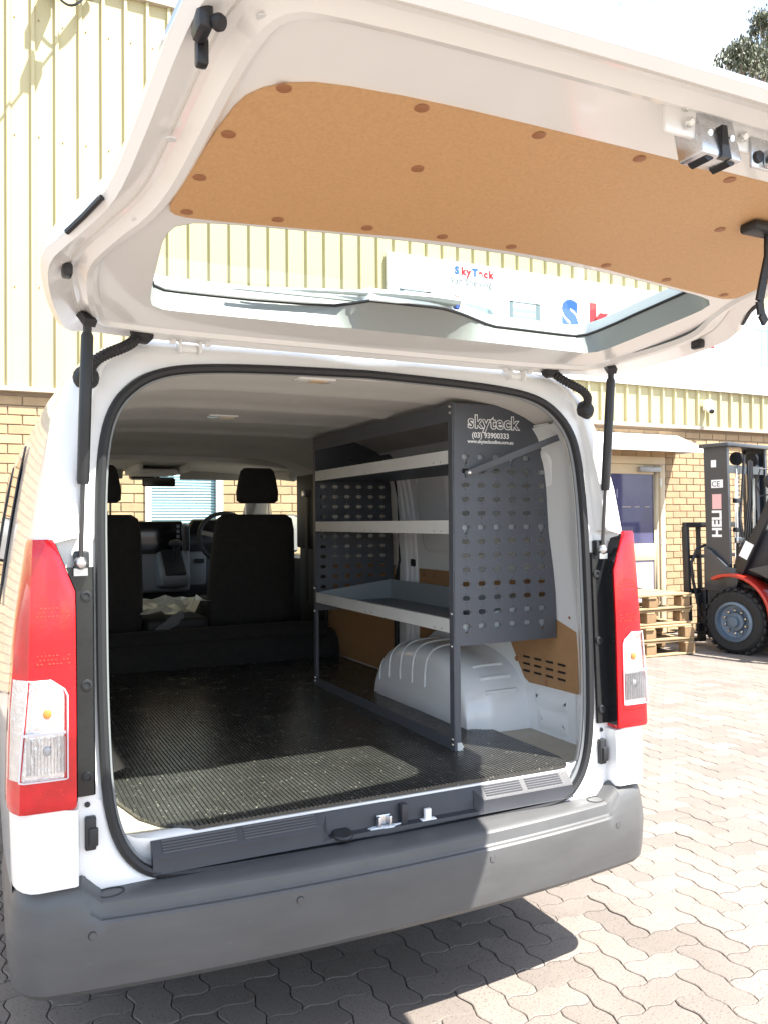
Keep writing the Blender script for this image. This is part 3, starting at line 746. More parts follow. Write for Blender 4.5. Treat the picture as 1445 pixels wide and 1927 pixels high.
def xstep(z): return interp(z, [.5, .766, .776, 1.395, 1.407, 1.42, 1.6, 1.75, 1.84], [.808, .808, .862, .872, .806, .80, .785, .765, .74])
def kstep(z): return interp(z, [.5, 1.55, 1.80, 1.9], [1, 1, .25, 0])

def build_rear_frame():
    zs = sorted(set([.50, .53] + [round(z, 4) for x, z in SH if z < .70] + [.70, .74, .766, .776, .84, .9, 1.0, 1.1, 1.2, 1.3, 1.36, 1.395, 1.407, 1.42, 1.48, 1.54, 1.6, 1.65, 1.7] + [round(z, 4) for x, z in SH if z > 1.70] + [1.88, 1.90, 1.915, 1.93, 1.945, 1.955, 1.965, 1.972, 1.98]))
    mb = MB()
    for s in (-1, 1):
        rows = []
        for z in zs:
            a, b, y = xin(z), xo(z), ya(z); k = kstep(z); xs_ = min(xstep(z), b-.06); xs_ = max(xs_, a+.005) if a < b-.07 else a
            d = .048*k*interp(z, [.572, .588], [-.6, 1]); b = b-interp(z, [.572, .588], [.03, 0]); x2 = max(xs_+.006, min(b-.045, xs_+.08)); R = .045
            row = [(a, y+.012), (a+(xs_-a)*.25, y-.002), (xs_-.004, y), (xs_, y-.003-d*.15), (xs_+.004, y-d*.9), (xs_+.010, y-d)]
            xa = max(xs_+.012, b-.055)
            row.append((xa, y-d))
            for q in range(1, 6):
                t = q/5*PI/2; row.append((xa+(b-xa)*math.sin(t), (y-d)+(.065+d)*(1-math.cos(t))))
            rows.append([(s*x, yy, z) for x, yy in row])
        mb.grid(rows, flip=(s > 0))
    mb.build('rear_frame', PAINT, van, smooth=40)
    # weather seal
    pts = [(x, ya(z)-.004, z) for x, z in SH]; full = [(-x, y, z) for x, y, z in pts[:0:-1]]
    loop = pts + [(-x, y, z) for x, y, z in pts[-2:0:-1]]
    MB().loop_tube(loop, .0125, 8).build('weather_seal', RUBBER, van)
    inner = [(x*.985, y+.012, (z-1.2)*.988+1.2) for x, y, z in loop]
    MB().loop_tube(inner, .007, 6).build('seal_lip', M('seal_grey', (.20, .21, .22), .5), van)
    # jambs inside the aperture
    for s in (-1, 1):
        mb = MB(); rows = []
        for z in [.60, .64, .68, .72, .78, .85, .95, 1.1, 1.25, 1.4, 1.5, 1.58, 1.65, 1.70, 1.74, 1.77]:
            a = xin(z); y = ya(z); e = max(a+.06, xo(z)-.095)
            rows.append([(s*a, y+.01, z), (s*(a-.004), y+.03, z), (s*(a+.012), y+.055, z), (s*(a+.042), y+.10, z), (s*(e-.008), y+.15, z), (s*e, y+.19, z), (s*(e+.002), .30, z)])
        mb.grid(rows, flip=(s < 0))
        mb.build('door_jamb', PAINT, van, smooth=50)
build_rear_frame()

def build_shell():
    ys = [None, .20, .35, .5, .8, 1.2, 1.6, 2.0, 2.4, 2.8, 2.93, 3.1, 3.3, 3.5, 3.66, 3.78]
    zz = [.30, .38, .45, .55, .65, .8, .95, 1.1, 1.22, 1.34, 1.46, 1.58, 1.68, 1.74, 1.8, 1.84, 1.87, 1.895, 1.92, 1.94, 1.955, 1.966, 1.975, 1.981, 1.985]
    def X(y, z): return xo(z) + (interp(y, [0, .5, 3.0, 3.8], [0, .012, .012, -.005]) if z < 1.9 else .008*min(1, y)*(1.985-z)/.085)
    def wheelhole(y, z): return (y-.98)**2+(z-.34)**2 < .40**2
    mb = MB()
    for s in (-1, 1):
        rows = []
        for y in ys:
            rows.append([(s*X(y or 0, z), (ya(z)+.062 if y is None else max(y, ya(z)+.062)), z) for z in zz])
        n = len(zz); vs = [p for r in rows for p in r]; fs = []
        for i in range(len(rows)-1):
            for j in range(n-1):
                yc = ((ys[i] or .05)+(ys[i+1]))/2; zc = (zz[j]+zz[j+1])/2
                if 2.93 < yc < 3.66 and 1.22 < zc < 1.74: continue
                if wheelhole(yc, zc): continue
                fs.append((i*n+j, i*n+j+1, (i+1)*n+j+1, (i+1)*n+j))
        mb.add(vs, fs)
    mb.build('body_shell', PAINT, van, smooth=40)
    # front: windscreen pillars, bonnet and nose
    def fx(z): return xo(z)
    mb = MB()
    for s in (-1, 1):
        mb.add([(s*.86, 3.66, 1.74), (s*.80, 3.78, 1.83), (s*.845, 4.52, 1.18), (s*.93, 4.35, 1.20)], [(0, 1, 2, 3)])
        mb.add([(s*.93, 3.66, 1.22), (s*.86, 3.66, 1.74), (s*.93, 4.35, 1.20)], [(0, 1, 2)])
        mb.add([(s*.955, 3.78, .30), (s*.935, 4.6, .30), (s*.87, 4.95, .35), (s*.85, 4.98, .9), (s*.88, 4.6, 1.12), (s*.93, 4.35, 1.20), (s*.93, 3.66, 1.22), (s*.955, 3.66, .3)], [tuple(range(8))])
    mb.add([(-.88, 4.55, 1.16), (.88, 4.55, 1.16), (.85, 4.98, .92), (-.85, 4.98, .92)], [(0, 1, 2, 3)])
    mb.add([(-.85, 4.98, .92), (.85, 4.98, .92), (.87, 5.0, .35), (-.87, 5.0, .35)], [(0, 1, 2, 3)])
    mb.add([(-.70, 3.70, 1.90), (.70, 3.70, 1.90), (.80, 3.80, 1.82), (-.80, 3.80, 1.82)], [(0, 1, 2, 3)])
    mb.build('nose', PAINT, van, smooth=20)
    MB().grid([[(-.80+1.6*k/8, 3.80+.05*(1-((k-4)/4)**2), 1.815) for k in range(9)], [(-.845+1.69*k/8, 4.53+.08*(1-((k-4)/4)**2), 1.165) for k in range(9)]]).build('windscreen', GLASS, van)
    for s in (-1, 1):
        MB().add([(s*.935, 2.93, 1.22), (s*.93, 3.66, 1.22), (s*.858, 3.66, 1.74), (s*.862, 2.93, 1.74)], [(0, 1, 2, 3)]).build('door_window', GLASS, van, smooth=0)
    # left side glazing and its black surround, seen at a grazing angle
    g = MB()
    gy = [1.05+1.25*k/6 for k in range(7)]
    g.grid([[(-(xo(z)+.016), y, z) for z in (1.18, 1.3, 1.45, 1.6, 1.70)] for y in gy]); g.build('side_window', M('dark_side_glass', (.02, .022, .025), .04), van)
    for y in (1.03, 2.32): MB().tube([(-(xo(z)+.019), y+.10*(z-1.18) if y < 2 else y, z) for z in (1.16, 1.3, 1.45, 1.6, 1.72)], .004, 6).build('window_moulding', BLACKP, van)
    # door mirrors
    for s in (-1, 1):
        m = MB().box(s*1.0-.085, s*1.0+.085, 3.62, 3.74, 1.22, 1.50).build('door_mirror', BLACKP, van, bev=.03, segs=3)
        MB().box(s*1.0-.07, s*1.0+.07, 3.605, 3.618, 1.24, 1.48).build('mirror_glass', M('mirror_face', (.6, .62, .65), .05, 1.0), m)
        MB().bar((s*.92, 3.70, 1.26), (s*.98, 3.68, 1.30), .05, .05).build('mirror_arm', BLACKP, m)
    # underside
    MB().box(-.86, .86, .0, 4.9, .36, .54).build('chassis', UNDER, van, smooth=0)
    for s in (-1, 1):
        for y in (.98, 4.15):
            w = MB().lathe([(.21, -.10), (.30, -.115), (.335, -.09), (.342, -.05), (.342, .05), (.335, .09), (.30, .115), (.21, .10)], (s*.83, y, .343), (s, 0, 0), 36, caps=False).build('wheel', TYRE, van)
            MB().lathe([(.215, .0), (.215, .105), (.20, .11), (.17, .06), (.06, .05), (.055, .08), (0, .085)], (s*.83, y, .343), (s, 0, 0), 28, caps=False).build('rim', M('steel_rim', (.35, .35, .36), .4, .6) if 'steel_rim' not in bpy.data.materials else bpy.data.materials['steel_rim'], w)
build_shell()

# ------------------------------------------------------------------ bumper
def build_bumper():
    def cy(x): return -.147+.050*(abs(x)/.784)**2.2
    P = []   # plan path: (x, y, nx, ny)
    xs = [0, .1, .2, .3, .4, .5, .6, .68, .74, .765, .79, .81]
    for x in xs:
        e = .001; dy = (cy(x+e)-cy(x-e))/(2*e); n = Vector((dy, -1)).normalized(); P.append((x, cy(x), n.x, n.y))
    # corner arc to the side
    x0, y0 = .84, cy(.84); R = .118
    e = .001; th0 = math.atan((cy(.84+e)-cy(.84-e))/(2*e))
    P.append((.835, cy(.835), math.sin(th0), -math.cos(th0)))
    cx, cyy = .845, cy(.84)+R
    for k in range(1, 9):
        a = th0+(PI/2-th0)*k/8; P.append((cx+R*math.sin(a), cyy-R*math.cos(a), math.sin(a), -math.cos(a)))
    for y in (.1, .2, .32, .45): P.append((cx+R+.002, y, 1, 0))
    # profile: (outward offset, z); stepped in the middle, plain at the corner
    stepped = [(-.125, .558), (-.10, .560), (-.048, .552), (-.033, .547), (-.027, .541), (-.021, .514), (-.017, .5095), (-.006, .509), (-.001, .504), (.002, .47), (.0, .43), (-.003, .385), (-.008, .352), (-.022, .336), (-.06, .330), (-.12, .332)]
    plain = [(-.060, .60), (-.050, .595), (-.042, .590), (-.034, .585), (-.024, .578), (-.017, .57), (-.011, .56), (-.007, .54), (-.003, .515), (.002, .47), (.0, .43), (-.003, .385), (-.008, .352), (-.022, .336), (-.06, .330), (-.12, .332)]
    rows = []
    for s, rng in ((-1, range(len(P)-1, 0, -1)), (1, range(len(P)))):
        for i in rng:
            x, y, nx, ny = P[i]
            t = interp(x, [.765, .812], [0, 1]); t = t*t*(3-2*t)
            rows.append([(s*(x+nx*(a[0]*(1-t)+b[0]*t)), y+ny*(a[0]*(1-t)+b[0]*t), a[1]*(1-t)+b[1]*t) for a, b in zip(stepped, plain)])
    bp = MB().grid(rows, flip=True).build('rear_bumper', BUMPER, van, smooth=28)
    DK = M('bumper_seam', (.02, .02, .022), .6)
    for s in (-1, 1):
        c = [(s*.738+.032*math.cos(a), -.048+.017*math.sin(a)) for a in [2*PI*k/24 for k in range(24)]]
        MB().loop_tube([(x, y, .0012+interp(cy(x)-y, [-.10, -.048, -.033, -.027], [.560, .552, .547, .541])) for x, y in c], .0013, 5).build('tow_eye_cover', DK, bp)
        for x, y in ((.784, cy(.784)), (.288, cy(.288))):
            MB().lathe([(0, .0015), (.009, .0015), (.0105, .0005), (.0115, -.002)], (s*x, y-.0005, .48), (0, -1, 0), 18).build('parking_sensor', DK, bp)
            MB().lathe([(0, .003), (.0085, .0028), (.009, 0)], (s*x, y-.0008, .48), (0, -1, 0), 18).build('sensor_cap', BUMPER, bp)
build_bumper()

# ------------------------------------------------------------------ tail lights
def build_taillights():
    zs = [.772, .782, .80, .845, .90, .96, 1.02, 1.08, 1.15, 1.22, 1.28, 1.32, 1.36, 1.395, 1.404]
    def xi(z): return interp(z, [.77, 1.279, 1.404], [.812, .813, .862])
    def xc(z): return interp(z, [.77, .86, 1.08, 1.25, 1.404], [.936, .934, .916, .912, .905])
    for s in (-1, 1):
        rows = []
        for z in zs:
            y = -.075 + interp(z, [.7, 1.1, 1.4], [0, .008, .025]); e = xo(z)+.007; c = xc(z)
            k = .004 if z in (.772, 1.404) else 0
            rows.append([(s*x, yy, z) for x, yy in ((xi(z)+.004, .0), (xi(z)+.002, y+.012), (xi(z)+.004+k, y+.003+k), (xi(z)+.012, y+k), (c-.010, y+.002+k), (c+.004, y+.007+k), (c+.5*(e-c), y+.032), (e-.003-k, y+.055), (e-k, .06), (e-k-.004, .11), (e-.02, .12), (.86, .10))])
        tl = MB().grid(rows, closed=True, caps=True).build('tail_light', RED, van, smooth=30, label='red tail light with a clear lower lens')
        dots = MB(); rq = random.Random(2)
        for z0, n in ((1.225, 3), (1.115, 3)):
            for r_ in range(n):
                for c_ in range(9):
                    x = .832+.0085*c_+.003*(r_ % 2); z = z0+.0095*r_
                    if x > xc(z)-.012 or rq.random() < .4: continue
                    y = -.0752+interp(z, [.7, 1.1, 1.4], [0, .008, .025]); w = rq.uniform(.0012, .0026)
                    dots.box(s*x-w, s*x+w, y-.0012, y+.002, z-.0012, z+.0012)
        dots.build('reflex_dots', bpy.data.materials.get('reflex_red') or M('reflex_red', (.80, .06, .04), .1), tl, smooth=0, kind='stuff')
        # dark inner flank
        fl = [[(s*(xi(z)+.001), yy, z) for yy in (.005, -.02, -.068 + interp(z, [.7, 1.1, 1.4], [0, .008, .025]))] for z in zs[1:-1]]
        MB().grid(fl).build('housing_flank', GLOSSB, tl, smooth=0)
        # clear lens
        cz = [.848, .862, .90, .95, 1.0, 1.04, 1.055, 1.078]
        cr = []
        for z in cz:
            y = -.0785 + interp(z, [.7, 1.1, 1.4], [0, .008, .025])
            x0 = .836 if z < 1.05 else .836+(z-1.05)/.03*.04
            x1 = xc(z)-.004; e = xo(z)+.006
            cr.append([(s*x, yy, z) for x, yy in ((x0, y+.004), (x0+.004, y), (x0+.04, y-.001), (x1, y+.001), (x1+.010, y+.010), (e-.006, y+.045), (e, y+.068))])
        back = [[(x, y+.004, z) for x, y, z in r] for r in cr]
        rf = MB().grid(back).build('reflector', REFL, tl, smooth=50)
        MB().grid([[(x, y-(.007 if q < 4 else .004 if q == 4 else .0), z) for q, (x, y, z) in enumerate(r)] for r in cr]).build('clear_lens', CLEAR, tl, smooth=50, label='clear indicator and reversing lens')
        fr = [(x, y-.005, z) for x, y, z in [r[0] for r in cr]+[cr[-1][k] for k in range(1, 5)]+[r[4] for r in cr[::-1]]+[cr[0][k] for k in range(4, 0, -1)]]
        MB().loop_tube(fr, .0018, 6).build('lens_rim', M('lens_rim_white', (.75, .72, .74), .3) if 'lens_rim_white' not in bpy.data.materials else bpy.data.materials['lens_rim_white'], tl)
        for z, mt in ((1.0, AMBER), (.915, bpy.data.materials.get('bulb_grey') or M('bulb_grey', (.45, .47, .5), .2, .5))):
            yb = -.0755+interp(z, [.7, 1.1, 1.4], [0, .008, .025])
            MB().sphere((s*.880, yb-.0015, z), .0095, 12, 8, (1, .35, 1.2)).build('bulb', mt, rf)
        for k in range(12):
            x = .842+.0075*k
            MB().box(s*x-.0006, s*x+.0006, -.0762, -.0715, .862, .945).build('lens_flute', SILVER, rf, smooth=0)
        MB().box(s*.886-.046, s*.886+.046, -.0785, -.072, .953, .958).build('lens_divider', bpy.data.materials['lens_rim_white'], rf, smooth=0)
        # gloss black cover strip with push fasteners
        rows = [[(s*x, ya(z)-dy, z) for x, dy in ((.768, .004), (.772, .010), (.800, .012), (.818 if z < 1.3 else .832, .012))] for z in (.785, .9, 1.05, 1.2, 1.27, 1.31, 1.335)]
        cs = MB().grid(rows).build('cover_strip', GLOSSB, van, smooth=40)
        for z in (.83, 1.05, 1.265):
            MB().lathe([(.014, 0), (.013, .004), (.008, .005), (.007, .002), (0, .002)], (s*.787, ya(z)-.011, z), (0, -1, 0), 14).build('push_fastener', BLACKP, cs)
        # lower striker bracket and hole
        MB().box(s*.782-.012, s*.782+.014, -.036, -.016, .655, .735).box(s*.782-.004, s*.782+.018, -.042, -.03, .665, .71).build('buffer_block', BLACKP, van, bev=.004)
        MB().lathe([(.007, 0), (.006, .003), (0, .003)], (s*.787, -.020, .762), (0, -1, 0), 12).build('plug', BLACKP, van)
build_taillights()

# ------------------------------------------------------------------ tailgate (raised)
def gz(y): return 1.928-.1225*y-.048*min(1.0, max(0.0, (-y-1.20)/.12))
def build_tailgate():
    half = [(0, .085), (.40, .085), (.66, .080), (.78, .062), (.835, .03), (.860, -.05), (.890, -.20), (.910, -.34), (.913, -.42), (.900, -.487), (.862, -.537), (.825, -.605), (.812, -.70), (.803, -.90), (.798, -1.08), (.788, -1.18), (.755, -1.255), (.69, -1.292), (.55, -1.305), (.3, -1.317), (0, -1.322)]
    hs = smooth_loop(half, 2, closed=False)
    N = 140
    loop = resample([(x, y) for x, y in hs]+[(-x, y) for x, y in hs[-2:0:-1]], N)
    def inset(lp, d):
        out = []; n = len(lp)
        for i in range(n):
            a, b, c = Vector(lp[i-1]), Vector(lp[i]), Vector(lp[(i+1) % n]); t = (c-a).normalized()
            nn = Vector((t.y, -t.x))
            if (Vector((0, -.62))-b).dot(nn) < 0: nn = -nn
            out.append((b.x+nn.x*d, b.y+nn.y*d))
        return out
    def relax(lp, k):
        for _ in range(k): lp = [((lp[i-1][0]+2*lp[i][0]+lp[(i+1) % len(lp)][0])/4, (lp[i-1][1]+2*lp[i][1]+lp[(i+1) % len(lp)][1])/4) for i in range(len(lp))]
        return lp
    L1 = inset(loop, .014); L2 = relax(inset(loop, .055), 3); L3 = relax(inset(loop, .085), 6); L25 = relax(inset(loop, .068), 4); L35 = relax(inset(loop, .098), 6); L4 = relax(inset(loop, .108), 6)
    # window, seen from inside; the gate's lower edge bows towards the window
    wh_ = [(0, -.160), (.35, -.158), (.61, -.152), (.655, -.160), (.672, -.22), (.690, -.42), (.700, -.53), (.690, -.585), (.64, -.612), (.50, -.632), (.25, -.662), (0, -.672)]
    ws = smooth_loop(wh_, 2, closed=False); Wn = 96
    W1 = resample([p for p in ws]+[(-x, y) for x, y in ws[-2:0:-1]], Wn)
    def W2p(x, y):
        if y > -.30:
            b = interp(x, [-.40, -.17, -.12, .10, .17, .32], [0, .020, .075, .085, .065, 0]); return (x*.985, y+.038-b*interp(y, [-.30, -.19], [0, 1]))
        return (x*.985, y+.004)
    W2 = [W2p(*p) for p in W1]
    z_of = lambda o: (lambda x, y: (x, y, gz(y)+o))
    root = MB(); R = lambda lp, o: [(x, y, gz(y)+o-.036*interp(abs(x), [.775, .89], [0, 1])*interp(y, [-.62, -.50], [0, 1])) for x, y in lp]
    # inner pressing: flange -> channel -> raised frame
    # step profile, deeper at the lower (rear-most) edge
    root.grid([R(loop, .016), R(L1, .002), R(L2, .017), R(L25, .013), R(L3, -.008), R(L35, -.009), R(L4, 0)], closed=True)
    v, f = fill(L4, [W1], z_of(0)); root.add(v, f)
    gate = root.build('tailgate', PAINT, van, smooth=32, label='raised tailgate lined with hardboard')
    # soft tunnel round the window
    tn = MB(); m1 = [((a[0]+b[0])/2, (a[1]+b[1])/2+.004) for a, b in zip(W1, W2)]
    tn.grid([R(W1, -.0006), R(m1, .036), R(W2, .060)], closed=True)
    tn.build('window_surround', M('surround_paint', (.24, .255, .24), .4, coat=.3, var=.03, vs=4), gate, smooth=60)
    MB().loop_tube(R(W2, .0625), .0045, 6).build('glass_seal', RUBBER, gate)
    v, f = fill(inset(W2, -.03), [], z_of(.066)); MB().add(v, f).build('rear_window', GLASS, gate, smooth=0)
    # outer skin, thinner towards the lower edge
    Q = lambda lp, o: [(x, y, z-(o-.018)*.72*interp(y, [-1.32, -1.0], [1, 0])) for x, y, z in R(lp, o)]
    o2 = inset(loop, .03); o3 = relax(inset(loop, .09), 4)
    sk = MB().grid([R(loop, .0165), Q(loop, .035), Q(o2, .085), Q(o3, .104)], closed=True)
    Wg = inset(W2, -.02)
    v, f = fill(o3, [Wg], lambda x, y: Q([(x, y)], .104)[0]); sk.add(v, f); sk.grid([R(Wg, .104), R(Wg, .068)], closed=True)
    sk.build('outer_skin', PAINT, gate, smooth=40)
    # hardboard trim
    mh = [(0, -1.092), (.30, -1.090), (.52, -1.080), (.62, -1.062), (.672, -1.020), (.690, -.96), (.705, -.80), (.716, -.665), (.708, -.634), (.67, -.626), (.45, -.655), (.2, -.690), (0, -.694)]
    ms = smooth_loop(mh, 1, closed=False); ml = [p for p in ms]+[(-x, y) for x, y in ms[-2:0:-1]]
    tr = plate(MB(), ml, [], z_of(-.0005), z_of(-.0045)).build('hardboard_trim', MDF, gate, smooth=0, label='tan hardboard lining panel')
    plugs = [(-.633, -1.044), (-.676, -.909), (-.688, -.772), (-.682, -.648), (-.518, -.673), (-.345, -.695), (-.186, -.708), (-.024, -.713), (.239, -.700), (.439, -.678), (.66, -.648), (-.428, -1.07), (-.354, -.918), (-.217, -1.072), (-.009, -1.073), (.203, -1.074), (.42, -1.07), (.62, -1.045), (.67, -.91), (.685, -.77), (.35, -.918)]
    for x, y in plugs:
        MB().lathe([(.0115, 0), (.011, .0012), (.008, .0020), (0, .0022)], (x, y, gz(y)-.0044), (0, 0, -1), 16).build('trim_plug', PLUG, tr)
    # sealant bead and pressed panels on the lower rail
    MB().loop_tube(R(L2, .0165), .0022, 5).build('sealant_bead', M('sealant', (.70, .69, .66), .6), gate)
    for x, y in ((-.70, -1.16), (.70, -1.16), (-.752, -.86), (.752, -.86), (-.758, -.58), (.758, -.58)):
        MB().lathe([(.009, 0), (.008, .002), (0, .0025)], (x, y, gz(y)+.001), (0, 0, -1), 14).build('drain_plug', BODYIN, gate)
    # latch and emergency handle on the lower rail
    x, y, z = .0, -1.222, gz(-1.22)
    lt = MB().add([(x-.038, y-.006, z), (x+.038, y-.006, z), (x+.038, y+.05, z), (x-.038, y+.05, z), (x-.043, y-.022, z-.078), (x+.043, y-.022, z-.078), (x+.043, y+.03, z-.078), (x-.043, y+.03, z-.078)],
           [(0, 1, 2, 3), (4, 7, 6, 5), (0, 4, 5, 1), (1, 5, 6, 2), (2, 6, 7, 3), (3, 7, 4, 0)])
    la2 = lt.build('latch', ZINC, gate, bev=.007, segs=2)
    yy = lambda k: y-.0075-.0155*k
    MB().prism([(x-.005, z-.030), (x+.005, z-.030), (x+.008, z-.055), (x+.014, z-.0785), (x-.006, z-.0785), (x-.006, z-.05)], 'xz', y-.0245, y-.012).build('latch_slot', GLOSSB, la2)
    for q in (-1, 1): MB().prism([(x+q*.012, z-.072), (x+q*.036, z-.072), (x+q*.029, z-.082), (x+q*.022, z-.085), (x+q*.014, z-.080)], 'xz', y-.014, y+.020).build('latch_pawl', BLACKP, la2)
    for dx, dz, dy in ((-.062, -.006, .015), (-.060, -.032, .010), (.056, -.03, .012)): MB().lathe([(.0085, 0), (.008, .004), (.005, .008), (0, .008)], (x+dx, y+dy-.02, z+dz), (0, -1, -.4), 10).build('bolt', BOLT, la2)
    for dx in (-.022, .024): MB().lathe([(.006, 0), (.005, .003), (0, .003)], (x+dx, y-.0145, z-.042), (0, -1, -.2), 10).build('rivet', BOLT, la2)
    MB().box(x-.10, x+.16, y-.004, y+.004, z-.05, z+.01).build('latch_mount', PAINT, la2, bev=.003)
    pl = MB().box(.074, .15, y-.010, y-.004, z-.075, z-.025).box(.10, .16, y-.03, y-.010, z-.072, z-.045).build('release_plate', ZINC, gate, bev=.003)
    MB().lathe([(.010, 0), (.009, .006), (0, .007)], (.086, y-.010, z-.058), (0, -1, 0), 14).build('release_button', BLACKP, pl)
    # pull strap
    sx, sy = .42, -.965; z = gz(sy)
    sp = MB().box(sx-.045, sx+.05, sy-.022, sy+.022, z-.026, z-.004).build('pull_strap', BLACKP, gate, bev=.008, segs=2)
    q = [(sx+.015, sy, z-.024), (sx+.010, sy-.003, z-.07), (sx-.008, sy-.006, z-.12), (sx-.020, sy-.006, z-.165), (sx-.012, sy-.003, z-.19), (sx+.004, sy, z-.205)]
    st = MB()
    for a, b in zip(q[:-1], q[1:]): st.bar(a, b, .018, .006, (0, 1, 0))
    st.build('strap_tail', RUBBER, sp)
    # rubber stops, side buffers, edge trim
    for s in (-1, 1):
        b = MB().box(s*.768-.011, s*.768+.010, -1.150, -1.105, gz(-1.12)-.018, gz(-1.12)+.024).build('rubber_stop', BLACKP, gate, bev=.008, segs=2)
        MB().lathe([(.009, 0), (.011, .006), (.009, .012), (0, .013)], (s*.757, -1.145, gz(-1.14)-.008), (-s*.6, -.6, -.4), 14).build('stop_roller', RUBBER, b)
        MB().box(s*.762-.008, s*.762+.008, -1.106, -1.088, gz(-1.09)-.036, gz(-1.09)+.0).build('stop_leg', BLACKP, b, bev=.004)
        MB().box(s*.861-.010, s*.861+.010, -.392, -.352, gz(-.37)-.036, gz(-.37)-.010).build('side_buffer', BLACKP, gate, bev=.006)
        MB().tube([(s*.874, -.520, gz(-.52)-.012), (s*.848, -.566, gz(-.566)+.002), (s*.826, -.625, gz(-.625)+.010)], .006, 6).build('edge_trim', BLACKP, gate)
        MB().lathe([(.024, 0), (.021, .003), (0, .004)], (s*.722, -.015, gz(0)+.004), (0, 0, -1), 18).build('oval_plug', BLACKP, gate)
    # wiper lying on the outside of the glass
    wz = lambda y: gz(y)+.085
    w = MB().tube([(-.42, -.140, wz(-.14)-.004), (-.22, -.160, wz(-.16)+.004), (-.04, -.176, wz(-.17)+.010), (.08, -.184, wz(-.18)+.010), (.165, -.188, wz(-.19)+.006)], [.004, .006, .009, .013, .015], 8)
    w.build('wiper_arm', M('wiper_grey', (.34, .36, .355), .5), gate)
    for k, c_ in enumerate(((.6, .05, .03), (.7, .55, .05), (.05, .12, .5))): MB().tube([(.150+.0005*k, -.188, wz(-.19)+.0135-.009*k), (.162+.0005*k, -.188, wz(-.19)+.0135-.009*k)], .0105, 6).build('sticker_stripe', M('stripe', c_, .5), gate)
    MB().bar((-.46, -.150, wz(-.15)-.010), (-.02, -.165, wz(-.16)-.008),   .010, .010).build('wiper_blade', M('blade_grey', (.30, .32, .32), .5), gate)
    # hinges on the roof edge
    for s in (-1, 1):
        h = MB().box(s*.519-.030, s*.519-.022, .035, .095, 1.888, 1.922).box(s*.519+.022, s*.519+.030, .035, .095, 1.888, 1.922).box(s*.519-.022, s*.519+.022, .05, .085, 1.893, 1.914).build('hinge', PAINT, van, bev=.004)
        for dx in (-.046, .046): MB().lathe([(.010, 0), (.009, .007), (0, .008)], (s*.519+dx, .045, 1.920), (0, -.3, -1), 8).build('bolt', PAINT, h)
    # gas struts and wiring hoses
    for s in (-1, 1):
        a = Vector((s*.801, -.018, 1.345)); b = Vector((s*.790, -.083, 1.925)); d = b-a
        g = MB().tube([a+d*.33, a+d*.345, a+d*.93, a+d*.945], [.0125, .0145, .0145, .011], 14).build('gas_strut', BLACKP, van)
        MB().tube([a, a+d*.335], .0058, 10).build('strut_rod', M('strut_rod_steel', (.10, .10, .105), .3, .8) if 'strut_rod_steel' not in bpy.data.materials else bpy.data.materials['strut_rod_steel'], g)
        MB().tube([a+d*.94, b], .010, 8).bar(b+Vector((s*-.005, -.01, -.012)), b+Vector((s*.012, .035, .028)), .03, .018).build('strut_socket', BLACKP, g)
        MB().sphere(a, .017).box(a.x-.016, a.x+.016, a.y-.006, a.y+.03, a.z-.03, a.z-.012).build('strut_foot', ZINC, g)
        MB().box(s*.798-.018, s*.798+.018, ya(1.35)-.026, ya(1.35)+.002, 1.325, 1.375).build('strut_bracket', BLACKP, g, bev=.006)
        p0 = Vector((s*.655, .042, 1.925)); p3 = Vector((s*.775, .028, 1.815)); pts = []; rad = []
        for k in range(41):
            t = k/40; c1 = p0+Vector((s*.02, -.04, -.055)); c2 = p3+Vector((s*-.0, -.06, .05))
            pts.append(p0*(1-t)**3+c1*3*t*(1-t)**2+c2*3*t*t*(1-t)+p3*t**3); rad.append(.0125 if k % 2 else .0150)
        hs_ = MB().tube(pts, rad, 10).build('wiring_hose', RUBBER, van, smooth=0)
        MB().lathe([(.030, 0), (.030, .008), (.022, .022), (0, .03)], (p0.x-s*.012, p0.y, 1.932), (s*.3, -.2, -1), 16).build('hose_boot', RUBBER, hs_)
        MB().lathe([(.032, 0), (.031, .012), (.020, .026), (0, .03)], (p3.x+s*.006, .040, p3.z-.01), (0, -1, 0), 16).build('hose_boot', RUBBER, hs_)
build_tailgate()
